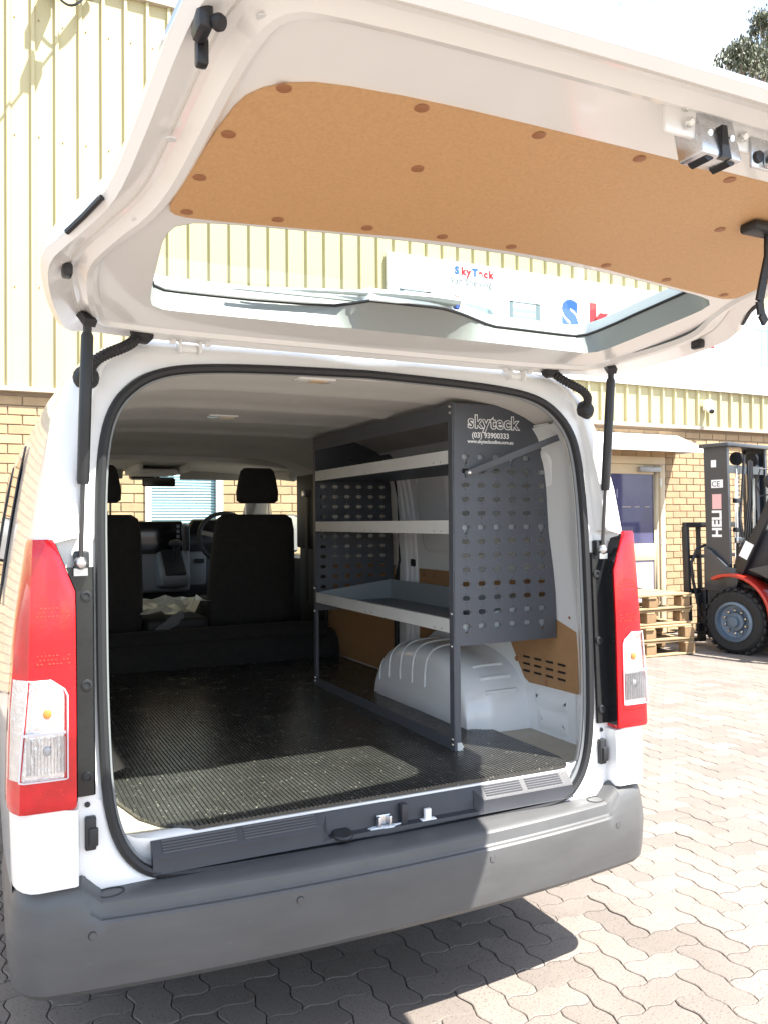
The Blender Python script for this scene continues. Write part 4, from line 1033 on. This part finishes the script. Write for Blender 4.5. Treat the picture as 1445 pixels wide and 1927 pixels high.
# ================================================================== VAN INTERIOR
def zh(x): return 1.868-.135*(abs(x)/.84)**5
def build_interior():
    # headlining with pressed bows
    rows = []; us = [-1+2*k/28 for k in range(29)]
    def bow(y): return sum(a*math.exp(-((y-c)/w)**2) for c, w, a in ((.42, .05, .010), (.83, .045, .016), (1.24, .04, .010), (1.68, .045, .018), (2.15, .05, .012), (2.55, .06, .03)))
    ys = [0.0, .03, .07]+[.10+.035*k for k in range(78)]
    rows.append([(.745*u, ya(zseal(.745*u))+.012, zseal(.745*u)-.002) for u in us])
    rows.append([(.755*u, .075, min(zh(.77*u), zseal(.745*u))-.012) for u in us])
    for y in [.13+.035*k for k in range(79)]:
        f = interp(y, [2.3, 2.9], [0, .03])
        rows.append([(.84*u, y, zh(.84*u)-bow(y)*(1-.5*abs(u)**3)-f*(1-u*u*.5)) for u in us])
    y = 2.95
    hl = MB().grid(rows).build('headlining', LINER, van, smooth=60)
    rows = [[(.80*u, 2.84, 1.88) for u in us], [(.80*u, 2.845, 1.815-.05*abs(u)**3) for u in us], [(.80*u, 2.90, 1.812-.05*abs(u)**3) for u in us], [(.80*u, 3.2, 1.832-.05*abs(u)**3) for u in us], [(.80*u, 3.55, 1.82-.05*abs(u)**3) for u in us], [(.79*u, 3.76, 1.80-.03*abs(u)**3) for u in us]]
    MB().grid(rows).build('cab_headlining', LINER, van, smooth=60)
    MB().box(-.10, .16, 3.40, 3.76, 1.765, 1.80).box(-.13, -.10, 3.2, 3.76, 1.77, 1.825).box(.17, .20, 3.2, 3.76, 1.77, 1.825).build('overhead_console', LINER, van, bev=.02, segs=3)
    AM = M('lamp_glint_amber', (.75, .55, .35), .3); LW = M('lamp_white', (.8, .8, .78), .2)
    for x, y in ((-.147, 1.114), (-.119, .175)):
        z = zh(x)-bow(y)
        l = MB().box(x-.06, x+.06, y-.03, y+.03, z-.007, z+.004).build('dome_lamp', LW, van, bev=.006)
        MB().box(x-.015, x+.035, y-.022, y+.022, z-.0085, z-.0065).build('lamp_glint_insert', AM, l, bev=.002)  # amber insert paints the warm highlight onto the lamp
    # side walls
    def xw(z): return interp(z, [.5, 1.25, 1.5, 1.65, 1.75, 1.80], [.862, .862, .846, .815, .775, .74])
    zl = [.64, .75, .85, 1.0, 1.15, 1.25, 1.35, 1.45, 1.55, 1.65, 1.72, 1.78]
    for s in (-1, 1):
        yl = [.20, .5, 1.0, 1.45, 1.56]
        MB().grid([[(s*xw(z), y, z) for z in zl] for y in yl]).build('inner_side_panel', INNER, van, smooth=50)
        MB().grid([[(s*(xw(z)+.022), y, z) for z in zl] for y in (1.55, 2.0, 2.56)]).build('sliding_door_inner', INNER, van, smooth=50)
        MB().tube([(s*.800, 1.50, 1.73), (s*.848, 1.53, 1.55), (s*.868, 1.56, 1.35), (s*.868, 1.56, 1.25), (s*.868, 1.61, 1.12), (s*.868, 1.615, .66)], .013, 8).build('sliding_door_seal', RUBBER, van)
        # pressed upper panels
        def padd(y0, y1, z0, z1, d, r=.07):
            o = rrect(y0, y1, z0, z1, r, 6); i1 = rrect(y0+.012, y1-.012, z0+.012, z1-.012, r*.85, 6); i2 = rrect(y0+.03, y1-.03, z0+.03, z1-.03, r*.7, 6)
            mb = MB().grid([[(s*(xw(z)-.001), y, z) for y, z in o], [(s*(xw(z)-d*.75), y, z) for y, z in i1], [(s*(xw(z)-d), y, z) for y, z in i2]], closed=True, caps=False)
            v, f = fill(i2, [], lambda y, z: (s*(xw(z)-d), y, z)); mb.add(v, f)
            return mb
        padd(.225, .95, 1.30, 1.70, .020).build('pressed_panel', INNER, van, smooth=50)
        padd(1.0, 1.30, 1.30, 1.70, .014, .05).build('pressed_panel', INNER, van, smooth=50)
        padd(.24, .42, .665, .74, .006, .015).build('pressed_panel', INNER, van, smooth=50)
        padd(.24, .44, .75, .815, .006, .015).build('pressed_panel', INNER, van, smooth=50)
        for y in (1.38, 1.43, 1.48):
            MB().tube([(s*(xw(z)-.002), y, z) for z in (.7, 1.0, 1.25, 1.4, 1.55, 1.65)], .010, 6).build('pillar_rib', INNER, van)
        # hardboard linings with vent slots
        mp = [(.182, .832), (.47, .826), (.50, .84), (.60, .98), (.75, 1.0), (1.0, 1.0), (1.22, .93), (1.345, .86), (1.345, 1.218), (.186, 1.220)]
        slots = []
        for c in range(4):
            for r_ in range(3):
                yc = .487-.0715*c; zc = .921-.0265*r_-(.018*0); slots.append(rrect(yc-.025, yc+.025, zc-.0045, zc+.0045, .004, 2))
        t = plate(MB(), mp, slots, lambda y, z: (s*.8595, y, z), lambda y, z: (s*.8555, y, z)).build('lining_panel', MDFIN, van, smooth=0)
        MB().box(s*.861-.0005, s*.861+.0005, .225, .513, .858, .932).build('vent_shade_sheet', UNDER, t, smooth=0)  # black sheet added behind the slots to paint in their shade
        for y, z in ((.55, .905), (.36, .842), (1.30, 1.19), (1.20, 1.19), (.62, 1.19), (.22, 1.10)):
            MB().lathe([(.011, 0), (.010, .002), (0, .0028)], (s*.8555, y, z), (-s, 0, 0), 12).build('trim_plug', PLUG, t)
        dp = [(1.635, .668), (2.53, .668), (2.53, 1.22), (1.635, 1.22)]
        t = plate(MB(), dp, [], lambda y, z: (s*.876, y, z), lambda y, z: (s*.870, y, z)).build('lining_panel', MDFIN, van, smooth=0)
        for y, z in ((1.70, 1.18), (2.1, 1.18), (2.1, .92), (1.7, .72)): MB().lathe([(.011, 0), (.010, .002), (0, .0028)], (s*.870, y, z), (-s, 0, 0), 12).build('trim_plug', PLUG, t)
        MB().box(s*.855-.006, s*.855+.006, 1.375, 1.425, 1.225, 1.26).build('tie_down', BLACKP, van, bev=.004)
        # wheel arch
        yc, a, h = .925, .450, .282; dxa = .0 if s > 0 else .055
        prof = [(.872, 1.0), (.80, 1.0), (.74, .998), (.70, .985), (.668, .958), (.645, .915), (.628, .85), (.618, .76), (.612, .62), (.610, .42), (.610, .2), (.610, .02)]
        pf = [(p_+dxa, q_) for p_, q_ in prof]
        def surf(xx, sc, ph):
            c_, s2 = math.cos(ph), abs(math.sin(ph)); ys_ = max(sc, .90)
            return (s*xx, yc+a*ys_*math.copysign(abs(c_)**.80, c_), .650+h*sc*s2**.72)
        arch = MB().grid([[surf(xx, sc, PI*k/96) for k in range(97)] for xx, sc in pf]).build('wheel_arch', INNER, van, smooth=60)
        for yk in (.85, .96, 1.07, 1.18, 1.27):
            pts = []
            for xx, sc in [(p_+dxa, q_) for p_, q_ in ((.80, 1.0), (.74, .998), (.70, .985), (.668, .958), (.645, .915), (.628, .85), (.618, .76), (.612, .62), (.610, .42))]:
                ys_ = max(sc, .90); q = (yk-yc)/(a*ys_)
                if abs(q) < .97:
                    ph = math.acos(math.copysign(abs(q)**(1/.80), q)); x_, y_, z_ = surf(xx, sc, ph); pts.append((x_+s*.004*(1 if xx < .66+dxa else .3), y_, z_-.003))
            if len(pts) > 4: MB().tube(smooth_loop(pts, 1, closed=False), .0085, 8).build('pressed_rib', INNER, arch)
        for pk in (2.28, 2.50, 2.72):
            MB().tube([(x_, y_, z_-.004) for x_, y_, z_ in [surf(xx, sc, pk) for xx, sc in [(p_+dxa, q_) for p_, q_ in ((.82, 1.0), (.76, .999), (.715, .99), (.69, .978))]]], .010, 8).build('pressed_rib', INNER, arch)
    # cargo floor and painted sill
    MB().box(-.87, .87, .008, 2.36, .560, .651).build('cargo_floor', BARE, van, smooth=0)
    rows = []
    xs = [-.745+1.49*k/40 for k in range(41)]
    for y, z in ((.03, .6535), (.004, .6535), (-.004, .648), (-.004, .638), (.004, .62), (.006, .585), (.006, .555)):
        rows.append([(x, y, z+(.0 if abs(x) < .62 else ((abs(x)-.62)/.12)**2*.05*(1 if z < .65 else .2))) for x in xs])
    MB().grid(rows).build('load_sill', PAINT, van, smooth=50)
    # ribbed scuff plate with a recess for the strikers
    def prow(x, z0=0): return [(x, -.003, .640), (x, -.006, .6435), (x, -.036, .6135), (x, -.039, .609), (x, -.041, .574), (x, -.043, .5705), (x, -.030, .566)]
    sp = MB()
    sp.grid([prow(-.636)]+[prow(x) for x in (-.628, -.5, -.3, -.185)], flip=True); sp.grid([prow(x) for x in (.325, .45, .6, .645, .655)], flip=True)
    sp.add(prow(-.636), [(0, 1, 2, 3, 4, 5, 6)]); sp.add(prow(.655), [(0, 1, 2, 3, 4, 5, 6)])
    rec = [[(x, -.003, .640), (x, -.006, .6435), (x, -.010, .636), (x, -.014, zz+.012), (x, -.018, zz+.003), (x, -.041, zz), (x, -.043, .5705), (x, -.030, .566)] for x, zz in ((-.165, .580), (-.04, .580), (.06, .580), (.18, .580), (.305, .580))]
    sp.grid(rec, flip=True)
    for xa, xb in ((-.185, -.165), (.325, .305)):
        A = prow(xa); B_ = [(xb, -.003, .640), (xb, -.006, .6435), (xb, -.010, .636), (xb, -.018, .583), (xb, -.041, .580), (xb, -.043, .5705), (xb, -.030, .566)]
        sp.grid([A, B_])
    pl = sp.build('scuff_plate', SILLP, van, smooth=30)
    RIBM = M('tread_rib_grey', (.075, .078, .088), .4)
    for xa, xb in ((-.61, -.42), (-.40, -.20), (.34, .47), (.49, .62)):
        for k in range(5):
            f = .14+.72*k/4; y = -.006-.030*f; z = .6435-.030*f
            MB().bar((xa, y, z+.0012), (xb, y, z+.0012), .0030, .0040).build('tread_rib', RIBM, pl, smooth=0)
    MB().box(.055, .075, -.034, -.012, .579, .636).build('recess_web', SILLP, pl, bev=.003)
    MB().lathe([(.030, 0), (.030, .005), (.026, .009), (0, .010)], (-.125, -.030, .580), (0, -.25, 1), 20).build('access_cap', BLACKP, pl)
    GREASE = M('grease', (.66, .70, .76), .35, var=.2, vs=60, bump=.6, bs=90)
    st = MB()
    for k in range(26):
        a = 2*PI*k/26; 
    g = [(0.002+.042*(1+.25*math.sin(5*a+1)+.18*math.sin(9*a))*math.cos(a), -.030+.011*(1+.2*math.sin(4*a))*math.sin(a)) for a in [2*PI*k/30 for k in range(30)]]
    MB().prism(g, 'xy', .5805, .5845).build('grease_smear', GREASE, pl, bev=.0015)
    MB().box(-.018, -.010, -.038, -.020, .582, .612).box(.014, .022, -.038, -.020, .582, .612).box(-.018, .022, -.024, -.018, .586, .614).build('striker', ZINC, pl, bev=.002)
    MB().box(.130, .150, -.036, -.024, .580, .612).box(.118, .165, -.040, -.020, .580, .5835).build('striker', WHITEP, pl, bev=.002)
    # cab: step, seats, dash
    rows = [[(x, y, z) for x in (-.86, -.4, 0, .4, .86)] for y, z in ((2.34, .655), (2.345, .70), (2.36, .76), (2.40, .80), (2.46, .815), (2.6, .80), (3.9, .76))]
    MB().grid(rows).build('cab_floor', CARPET, van, smooth=60)
    MB().tube([(-.80, 2.44, .80), (0, 2.44, .81), (.60, 2.43, .815), (.80, 2.42, .80)], .055, 10).build('carpet_roll', CARPET, van)
    for xc in (-.455, .445):
        s_ = van
        st = MB(); prof = []
        for z, y, w, d in ((.80, 2.70, .255, .06), (.88, 2.67, .265, .07), (1.05, 2.64, .262, .07), (1.25, 2.60, .252, .065), (1.40, 2.57, .240, .06), (1.465, 2.56, .225, .05), (1.49, 2.565, .19, .03)):
            prof.append([(xc+px*w, y+.065+py*d, z) for px, py in [(math.copysign(abs(math.cos(t))**.35, math.cos(t)), math.copysign(abs(math.sin(t))**.55, math.sin(t))) for t in [2*PI*k/28 for k in range(28)]]])
        seat = st.grid(prof, closed=True, caps=True).build('seat_back', FABRIC, van, smooth=60)
        cu = MB().box(xc-.25, xc+.25, 2.72, 3.2, .82, .98).build('seat_cushion', FABRIC, seat, bev=.05, segs=3)
        hp = []
        for z, w, d in ((1.555, .100, .03), (1.57, .122, .045), (1.62, .124, .05), (1.70, .110, .045), (1.745, .098, .038), (1.762, .080, .02)):
            hp.append([(xc+.008+px*w, 2.60+py*d, z) for px, py in [(math.copysign(abs(math.cos(t))**.4, math.cos(t)), math.copysign(abs(math.sin(t))**.6, math.sin(t))) for t in [2*PI*k/24 for k in range(24)]]])
        hd = MB().grid(hp, closed=True, caps=True).build('headrest', FABRIC, seat, smooth=60)
        for dx in (-.06, .075): MB().tube([(xc+dx, 2.605, 1.47), (xc+dx, 2.60, 1.57)], .006, 8).build('headrest_post', SILVER, hd)
    MB().box(-.19, .17, 2.62, 3.1, .80, .90).build('centre_box', DASH, van, bev=.03, segs=3)
    d = MB().prism([(3.80, .80), (3.70, 1.0), (3.76, 1.22), (3.70, 1.30), (3.74, 1.37), (3.95, 1.40), (4.5, 1.20), (4.5, .6), (3.9, .6)], 'yz', -.86, .86).build('dashboard', DASH, van, bev=.02)
    MB().box(-.12, .285, 3.60, 3.80, .97, 1.44).build('centre_stack', DASHG, d, bev=.03, segs=3)
    MB().box(-.08, .225, 3.585, 3.605, 1.235, 1.455).build('infotainment_screen', SCREEN, d, bev=.008)
    for k in range(5): MB().box(.185, .205, 3.578, 3.588, 1.27+.035*k, 1.29+.035*k).build('screen_button', DASHG, d)
    MB().box(.245, .272, 3.585, 3.61, 1.25, 1.42).build('vent', BLACKP, d, bev=.004)
    MB().box(.29, .42, 3.70, 3.78, 1.00, 1.24).build('knee_panel', DASHG, d, bev=.02)
    MB().box(.33, .40, 3.69, 3.705, 1.16, 1.19).build('slot', BLACKP, d)
    cn = MB().prism([(3.42, 1.02), (3.40, 1.10), (3.62, 1.28), (3.75, 1.28), (3.75, .98)], 'yz', .045, .245).build('shift_console', DASHG, van, bev=.03, segs=3)
    MB().prism([(3.408, 1.09), (3.398, 1.11), (3.60, 1.275), (3.61, 1.25)], 'yz', .075, .215).build('shift_gate', BLACKP, cn, bev=.01)
    MB().tube([(.15, 3.50, 1.18), (.148, 3.44, 1.29)], .014, 8).sphere((.148, 3.44, 1.305), .036, sq=(1.3, 1, .8)).build('gear_lever', DASH, cn)
    wc = Vector((.485, 3.40, 1.335)); ax = Vector((0, -.92, .40)).normalized(); e1 = Vector((1, 0, 0)); e2 = ax.cross(e1).normalized()
    sw = MB().loop_tube([wc+(e1*math.cos(t)+e2*math.sin(t))*.187 for t in [2*PI*k/40 for k in range(40)]], .015, 8).build('steering_wheel', DASH, van)
    MB().lathe([(.0, -.03), (.07, -.025), (.075, .01), (.06, .022), (0, .026)], wc, ax, 18).build('wheel_hub', DASH, sw)
    for t in (.25, PI-.25, -PI/2): MB().bar(wc+(e1*math.cos(t)+e2*math.sin(t))*.05, wc+(e1*math.cos(t)+e2*math.sin(t))*.18, .035, .014, ax).build('spoke', SILVER if t != -PI/2 else DASH, sw)
    MB().prism([(3.72, 1.36), (3.60, 1.46), (3.66, 1.47), (3.85, 1.42), (3.85, 1.36)], 'yz', .30, .68).build('instrument_hood', DASH, van, bev=.02, segs=3)
    GV = M('visor_grey', (.28, .27, .25), .8)
    for x0, x1 in ((.235, .66), (-.70, -.15)):
        MB().add([(x0, 3.66, 1.835), (x1, 3.66, 1.835), (x1, 3.71, 1.745), (x0, 3.71, 1.745), (x0, 3.675, 1.838), (x1, 3.675, 1.838), (x1, 3.725, 1.748), (x0, 3.725, 1.748)], [(0, 1, 2, 3), (7, 6, 5, 4), (0, 4, 5, 1), (1, 5, 6, 2), (2, 6, 7, 3), (3, 7, 4, 0)]).build('sun_visor', GV, van, bev=.006)
    mr = MB().box(-.02, .205, 3.70, 3.73, 1.695, 1.758).build('rear_view_mirror', BLACKP, van, bev=.014, segs=3)
    MB().box(-.012, .197, 3.694, 3.70, 1.702, 1.751).build('mirror_glass', M('cab_mirror', (.35, .34, .32), .08, 1.0), mr)
    MB().tube([(.09, 3.72, 1.75), (.09, 3.80, 1.80)], .012, 8).build('mirror_stem', BLACKP, mr)
    MB().box(-.09, .08, 3.76, 3.86, 1.745, 1.80).build('sensor_housing', BLACKP, van, bev=.02)
    for s in (-1, 1):
        MB().box(s*.855-.012, s*.855+.012, 2.52, 2.95, .62, 1.30).box(s*.835-.02, s*.835+.02, 2.58, 2.93, 1.28, 1.74).build('pillar_trim', DASH, van, bev=.01)
        MB().box(s*.875-.02, s*.875+.02, 2.95, 3.85, .62, 1.21).build('door_trim', DASH, van, bev=.015)
        MB().bar((s*.80, 2.72, 1.62), (s*.80, 2.70, .95), .045, .003, (1, 0, 0)).build('seat_belt', RUBBER, van)
        MB().box(s*.80-.02, s*.80+.02, 2.70, 2.74, 1.60, 1.64).build('belt_anchor', SILVER, van, bev=.006)
        MB().tube([(s*.81, 2.96, 1.74), (s*.80, 3.3, 1.77), (s*.795, 3.72, 1.79), (s*.82, 4.0, 1.56), (s*.85, 4.45, 1.2)], .035, 8).build('pillar_liner', LINER, van)
build_interior()

# ------------------------------------------------------------------ rubber mat
def build_mat():
    p = .0125; mb = MB()
    def back(x): return interp(x, [-.69, -.672, -.64, -.60, -.52, .52, .66, .69, .702, .712], [.55, .28, .13, .055, -.004, -.004, -.004, .06, .28, .50])
    n = int(1.70/p); xs = [-.85+p*k for k in range(n+1)]
    lift = lambda x, y: .0015*math.sin(y*7+x*3)+.0015
    for x in xs:
        xm = x+p/2
        if abs(xm) < .605: segs = [(None, 2.335)]
        elif abs(xm) < .70: segs = [(None, interp(abs(xm), [.605, .66, .712], [.60, .55, .50])), (1.30, 2.335)]
        else: segs = [(1.43, 2.335)]
        for a, b in segs:
            m = 8 if b > 1 else 3; rows = []
            cx = (x, x+.0022, x+.0034, x+p-.0012, x+p); cz = (.6595, .6595, .6625, .6625, .6595)
            for k in range(m+1):
                row = []
                for u, z in zip(cx, cz):
                    y0 = back(u) if a is None else a; y = y0+(b-y0)*(k/m)**1.6; row.append((u, y, z+lift(u, y)))
                rows.append(row)
            mb.grid(rows)
            r0 = rows[0]; mb.grid([[(q[0], q[1], .652) for q in r0], r0])
    o = mb.build('rubber_mat', MATM, smooth=0, fix=False); place(o, (0, 1.1, .652))
    tag(o, 'ribbed black rubber mat with sunlit dusty patches on the cargo floor', 'mat')
build_mat()

# ------------------------------------------------------------------ plastic wrapping between the seats
def build_wrap():
    m, nt, out = new_mat('clear_plastic_film')
    a = nt.nodes.new('ShaderNodeBsdfTranslucent'); a.inputs['Color'].default_value = (.85, .85, .80, 1)
    d = nt.nodes.new('ShaderNodeBsdfPrincipled'); d.inputs['Base Color'].default_value = (.82, .81, .75, 1); d.inputs['Roughness'].default_value = .2
    mx = nt.nodes.new('ShaderNodeMixShader'); mx.inputs[0].default_value = .6
    nt.links.new(a.outputs[0], mx.inputs[1]); nt.links.new(d.outputs[0], mx.inputs[2]); nt.links.new(mx.outputs[0], out.inputs['Surface'])
    r = random.Random(4); rows = []
    for i in range(8):
        row = []
        for j in range(9):
            x = -.22+.38*j/8; y = 2.60+.42*i/7
            row.append((x+r.uniform(-.02, .02), y+r.uniform(-.02, .02), .92+.05*i/7+r.uniform(0, .04)+(.05 if j > 6 and i < 4 else 0)))
        rows.append(row)
    o = MB().grid(rows).build('plastic_wrapping', m, smooth=0); place(o, (-.03, 2.8, .91))
    tag(o, 'crumpled clear plastic wrapping lying between the two seats', 'plastic sheet')
    tl = []
    for i in range(9):
        t = i/8; c = Vector((.0-.14*t, 2.62-.10*t, .925-.10*t))
        tl.append([c+Vector((math.cos(a)*.035*(1+r.uniform(-.4, .4)), .01*math.sin(a), math.sin(a)*.014*(1+r.uniform(-.5, .5)))) for a in [2*PI*k/9 for k in range(9)]])
    m2, nt, out = new_mat('dark_film')  # tail film is a darker grey than the sheet
    d = nt.nodes.new('ShaderNodeBsdfPrincipled'); d.inputs['Base Color'].default_value = (.16, .17, .18, 1); d.inputs['Roughness'].default_value = .12
    nt.links.new(d.outputs[0], out.inputs['Surface'])
    MB().grid(tl, closed=True).build('wrapping_tail', m2, o, smooth=0)
build_wrap()

# ================================================================== SHELVING UNIT
def build_shelving():
    sh = thing('shelving_unit', (.62, .95, .664), 'charcoal steel van shelving unit with three light grey trays and perforated ends', 'shelving')
    XS = .421; Y1, Y2 = .289, 1.600; ZB, ZT = .666, 1.843
    cols = [.471+.063*k for k in range(6)]; rows_ = [1.661-.0484*k for k in range(13)]
    def slot(x, z, stem):
        w, h = .0135, .0082
        if not stem: return [(x-w, z-h*.5), (x-w*.8, z-h), (x+w*.8, z-h), (x+w, z-h*.5), (x+w, z+h*.5), (x+w*.8, z+h), (x-w*.8, z+h), (x-w, z+h*.5)]
        return [(x-w, z-h*.5), (x-w*.8, z-h), (x-w*.5, z-h), (x-w*.42, z-h-.016), (x+w*.42, z-h-.016), (x+w*.5, z-h), (x+w*.8, z-h), (x+w, z-h*.5), (x+w, z+h*.5), (x+w*.8, z+h), (x-w*.8, z+h), (x-w, z+h*.5)]
    tee = {(0, 0), (0, 3), (5, 0), (5, 5), (12, 0), (12, 5)}
    def small(x, z, r=.0023): return [(x+r*math.cos(a), z+r*math.sin(a)) for a in (0, PI/2, PI, 3*PI/2)]
    def end_panel(y, n0, name):
        out = [(XS+.004, ZT), (.700, ZT), (.735, 1.836), (.760, 1.815), (.785, 1.765), (.815, 1.70), (.832, 1.62), (.846, 1.30), (.8475, 1.018), (.425, 1.016)][::-1]
        holes = []
        for r_, z in enumerate(rows_):
            if r_ < n0: continue
            for c, x in enumerate(cols):
                if r_ == 0 and c == 5: continue
                holes.append(slot(x, z, (r_, c) in tee))
                for dx, dz in ((-.0195, 0), (.0195, 0), (0, -.0155 if (r_, c) not in tee else -.031), (0, .0155)): holes.append(small(x+dx, z+dz))
        return plate(MB(), out, holes, lambda x, z: (x, y, z), lambda x, z: (x, y+.002, z)).build(name, SHELFD, sh, smooth=0)
    e1 = end_panel(Y1, 0, 'end_panel'); e2 = end_panel(Y2, 1, 'end_panel')
    for y, s in ((Y1, 1), (Y2, -1)):
        u = MB().box(XS-.001, XS+.002, min(y, y+s*.028), max(y, y+s*.028), ZB-.012, ZT+.001).box(XS+.0022, XS+.024, y-.0015 if s > 0 else y+.0002, y-.0002 if s > 0 else y+.0022, ZB-.012, 1.02)
        up = u.build('upright', SHELFD, sh, smooth=0)
        for z in (ZT-.012, ZT-.033, 1.125, 1.015, .70, .682): MB().lathe([(.0065, 0), (.006, .003), (.003, .0048), (0, .005)], (XS-.001, y+s*.013, z), (-1, 0, 0), 10).build('bolt', BOLT, up)
    MB().box(XS-.0005, XS+.0015, Y1+.029, Y2-.028, 1.782, ZT-.002).build('top_rail', SHELFD, sh, smooth=0)
    MB().box(XS-.0005, XS+.0015, Y1+.029, Y2-.028, ZB-.004, .702).box(XS+.002, XS+.04, Y1+.02, Y2-.02, ZB-.004, ZB-.002).build('bottom_rail', SHELFD, sh, smooth=0)
    MB().prism([(.430, .656), (.446, .656), (.454, .662), (.449, .668), (.456, .674), (.450, .682), (.446, .690), (.430, .690)], 'xz', Y1-.003, Y1-.0018).build('foot_bracket', SHELFL, sh, smooth=0)
    # trays
    for z, hb, xb in ((1.682, .048, .775), (1.442, .045, .815), (1.104, .095, .825)):
        t = MB(); f = XS+.003; y0, y1 = Y1+.012, Y2-.012; zb = z-.045; th = .0016
        t.box(f-.0035, f-.0035+th, y0+.018, y1-.018, zb, z)                      # front lip
        t.box(f-.0035, f+.012, y0+.018, y1-.018, z, z+th)
        tr = t.build('tray', SHELFL, sh, smooth=0)
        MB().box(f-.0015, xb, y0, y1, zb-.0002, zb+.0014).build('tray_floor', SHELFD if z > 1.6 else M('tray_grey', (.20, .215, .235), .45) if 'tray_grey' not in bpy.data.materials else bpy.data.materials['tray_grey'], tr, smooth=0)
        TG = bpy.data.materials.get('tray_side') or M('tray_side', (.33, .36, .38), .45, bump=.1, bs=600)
        MB().box(xb, xb+th, y0, y1, zb, zb+hb).build('tray_back', TG, tr, smooth=0)
        for yy in (y0, y1-th):
            MB().add([(f, yy, zb), (xb, yy, zb), (xb, yy, zb+hb), (f, yy, z), (f, yy+th, zb), (xb, yy+th, zb), (xb, yy+th, zb+hb), (f, yy+th, z)], [(0, 1, 2, 3), (7, 6, 5, 4), (0, 4, 5, 1), (1, 5, 6, 2), (2, 6, 7, 3), (3, 7, 4, 0)]).build('tray_side', TG, tr, smooth=0)
        for yk in (y0+.07, y0+.12, (y0+y1)/2, (y0+y1)/2+.06, y1-.14, y1-.09):
            MB().lathe([(.0028, 0), (.0026, .0004), (0, .0005)], (f-.0036, yk, z-.036), (-1, 0, 0), 8).build('rivet_hole', BLACKP, tr)
    # braces to the van body
    b = MB().bar((.470, Y1-.004, 1.600), (.800, .135, 1.742), .022, .003, (0, -1, 0)).build('brace_bar', SHELFD, sh, bev=.001)
    MB().lathe([(.010, 0), (.009, .004), (.005, .008), (0, .009)], (.484, Y1-.006, 1.607), (0, -1, 0), 12).build('bolt', BOLT, b)
    MB().lathe([(.008, 0), (.007, .004), (0, .006)], (.789, .136, 1.735), (0, -1, 0), 12).build('bolt', BOLT, b)
    MB().bar((.70, Y2-.004, 1.745), (.815, 1.36, 1.765), .004, .024, (0, 0, 1)).build('brace_bar', SHELFD, sh, smooth=0)
    MB().lathe([(.007, 0), (.006, .004), (0, .006)], (.62, Y2-.002, 1.752), (0, -1, 0), 10).build('bolt', BOLT, sh)
    # printing on the rear end panel
    T = lambda x, z, d: wall_text(x, Y1-d, z)
    text_mb('skyteck', .062, T(.482, 1.762, .0012), .0003, .0034, 1.10).build('logo_outline', WHITEP, e1, smooth=0)
    text_mb('skyteck', .062, T(.482, 1.762, .0020), .0003, .0003, 1.10).build('logo_fill', SHELFD, e1, smooth=0)
    text_mb('(03) 93900333', .026, T(.497, 1.728, .0012), .0003, .0006, 1.0).build('phone_number', WHITEP, e1, smooth=0)
    text_mb('www.skyteckonline.com.au', .0175, T(.480, 1.709, .0012), .0003, .0004, .98).build('web_address', WHITEP, e1, smooth=0)
build_shelving()
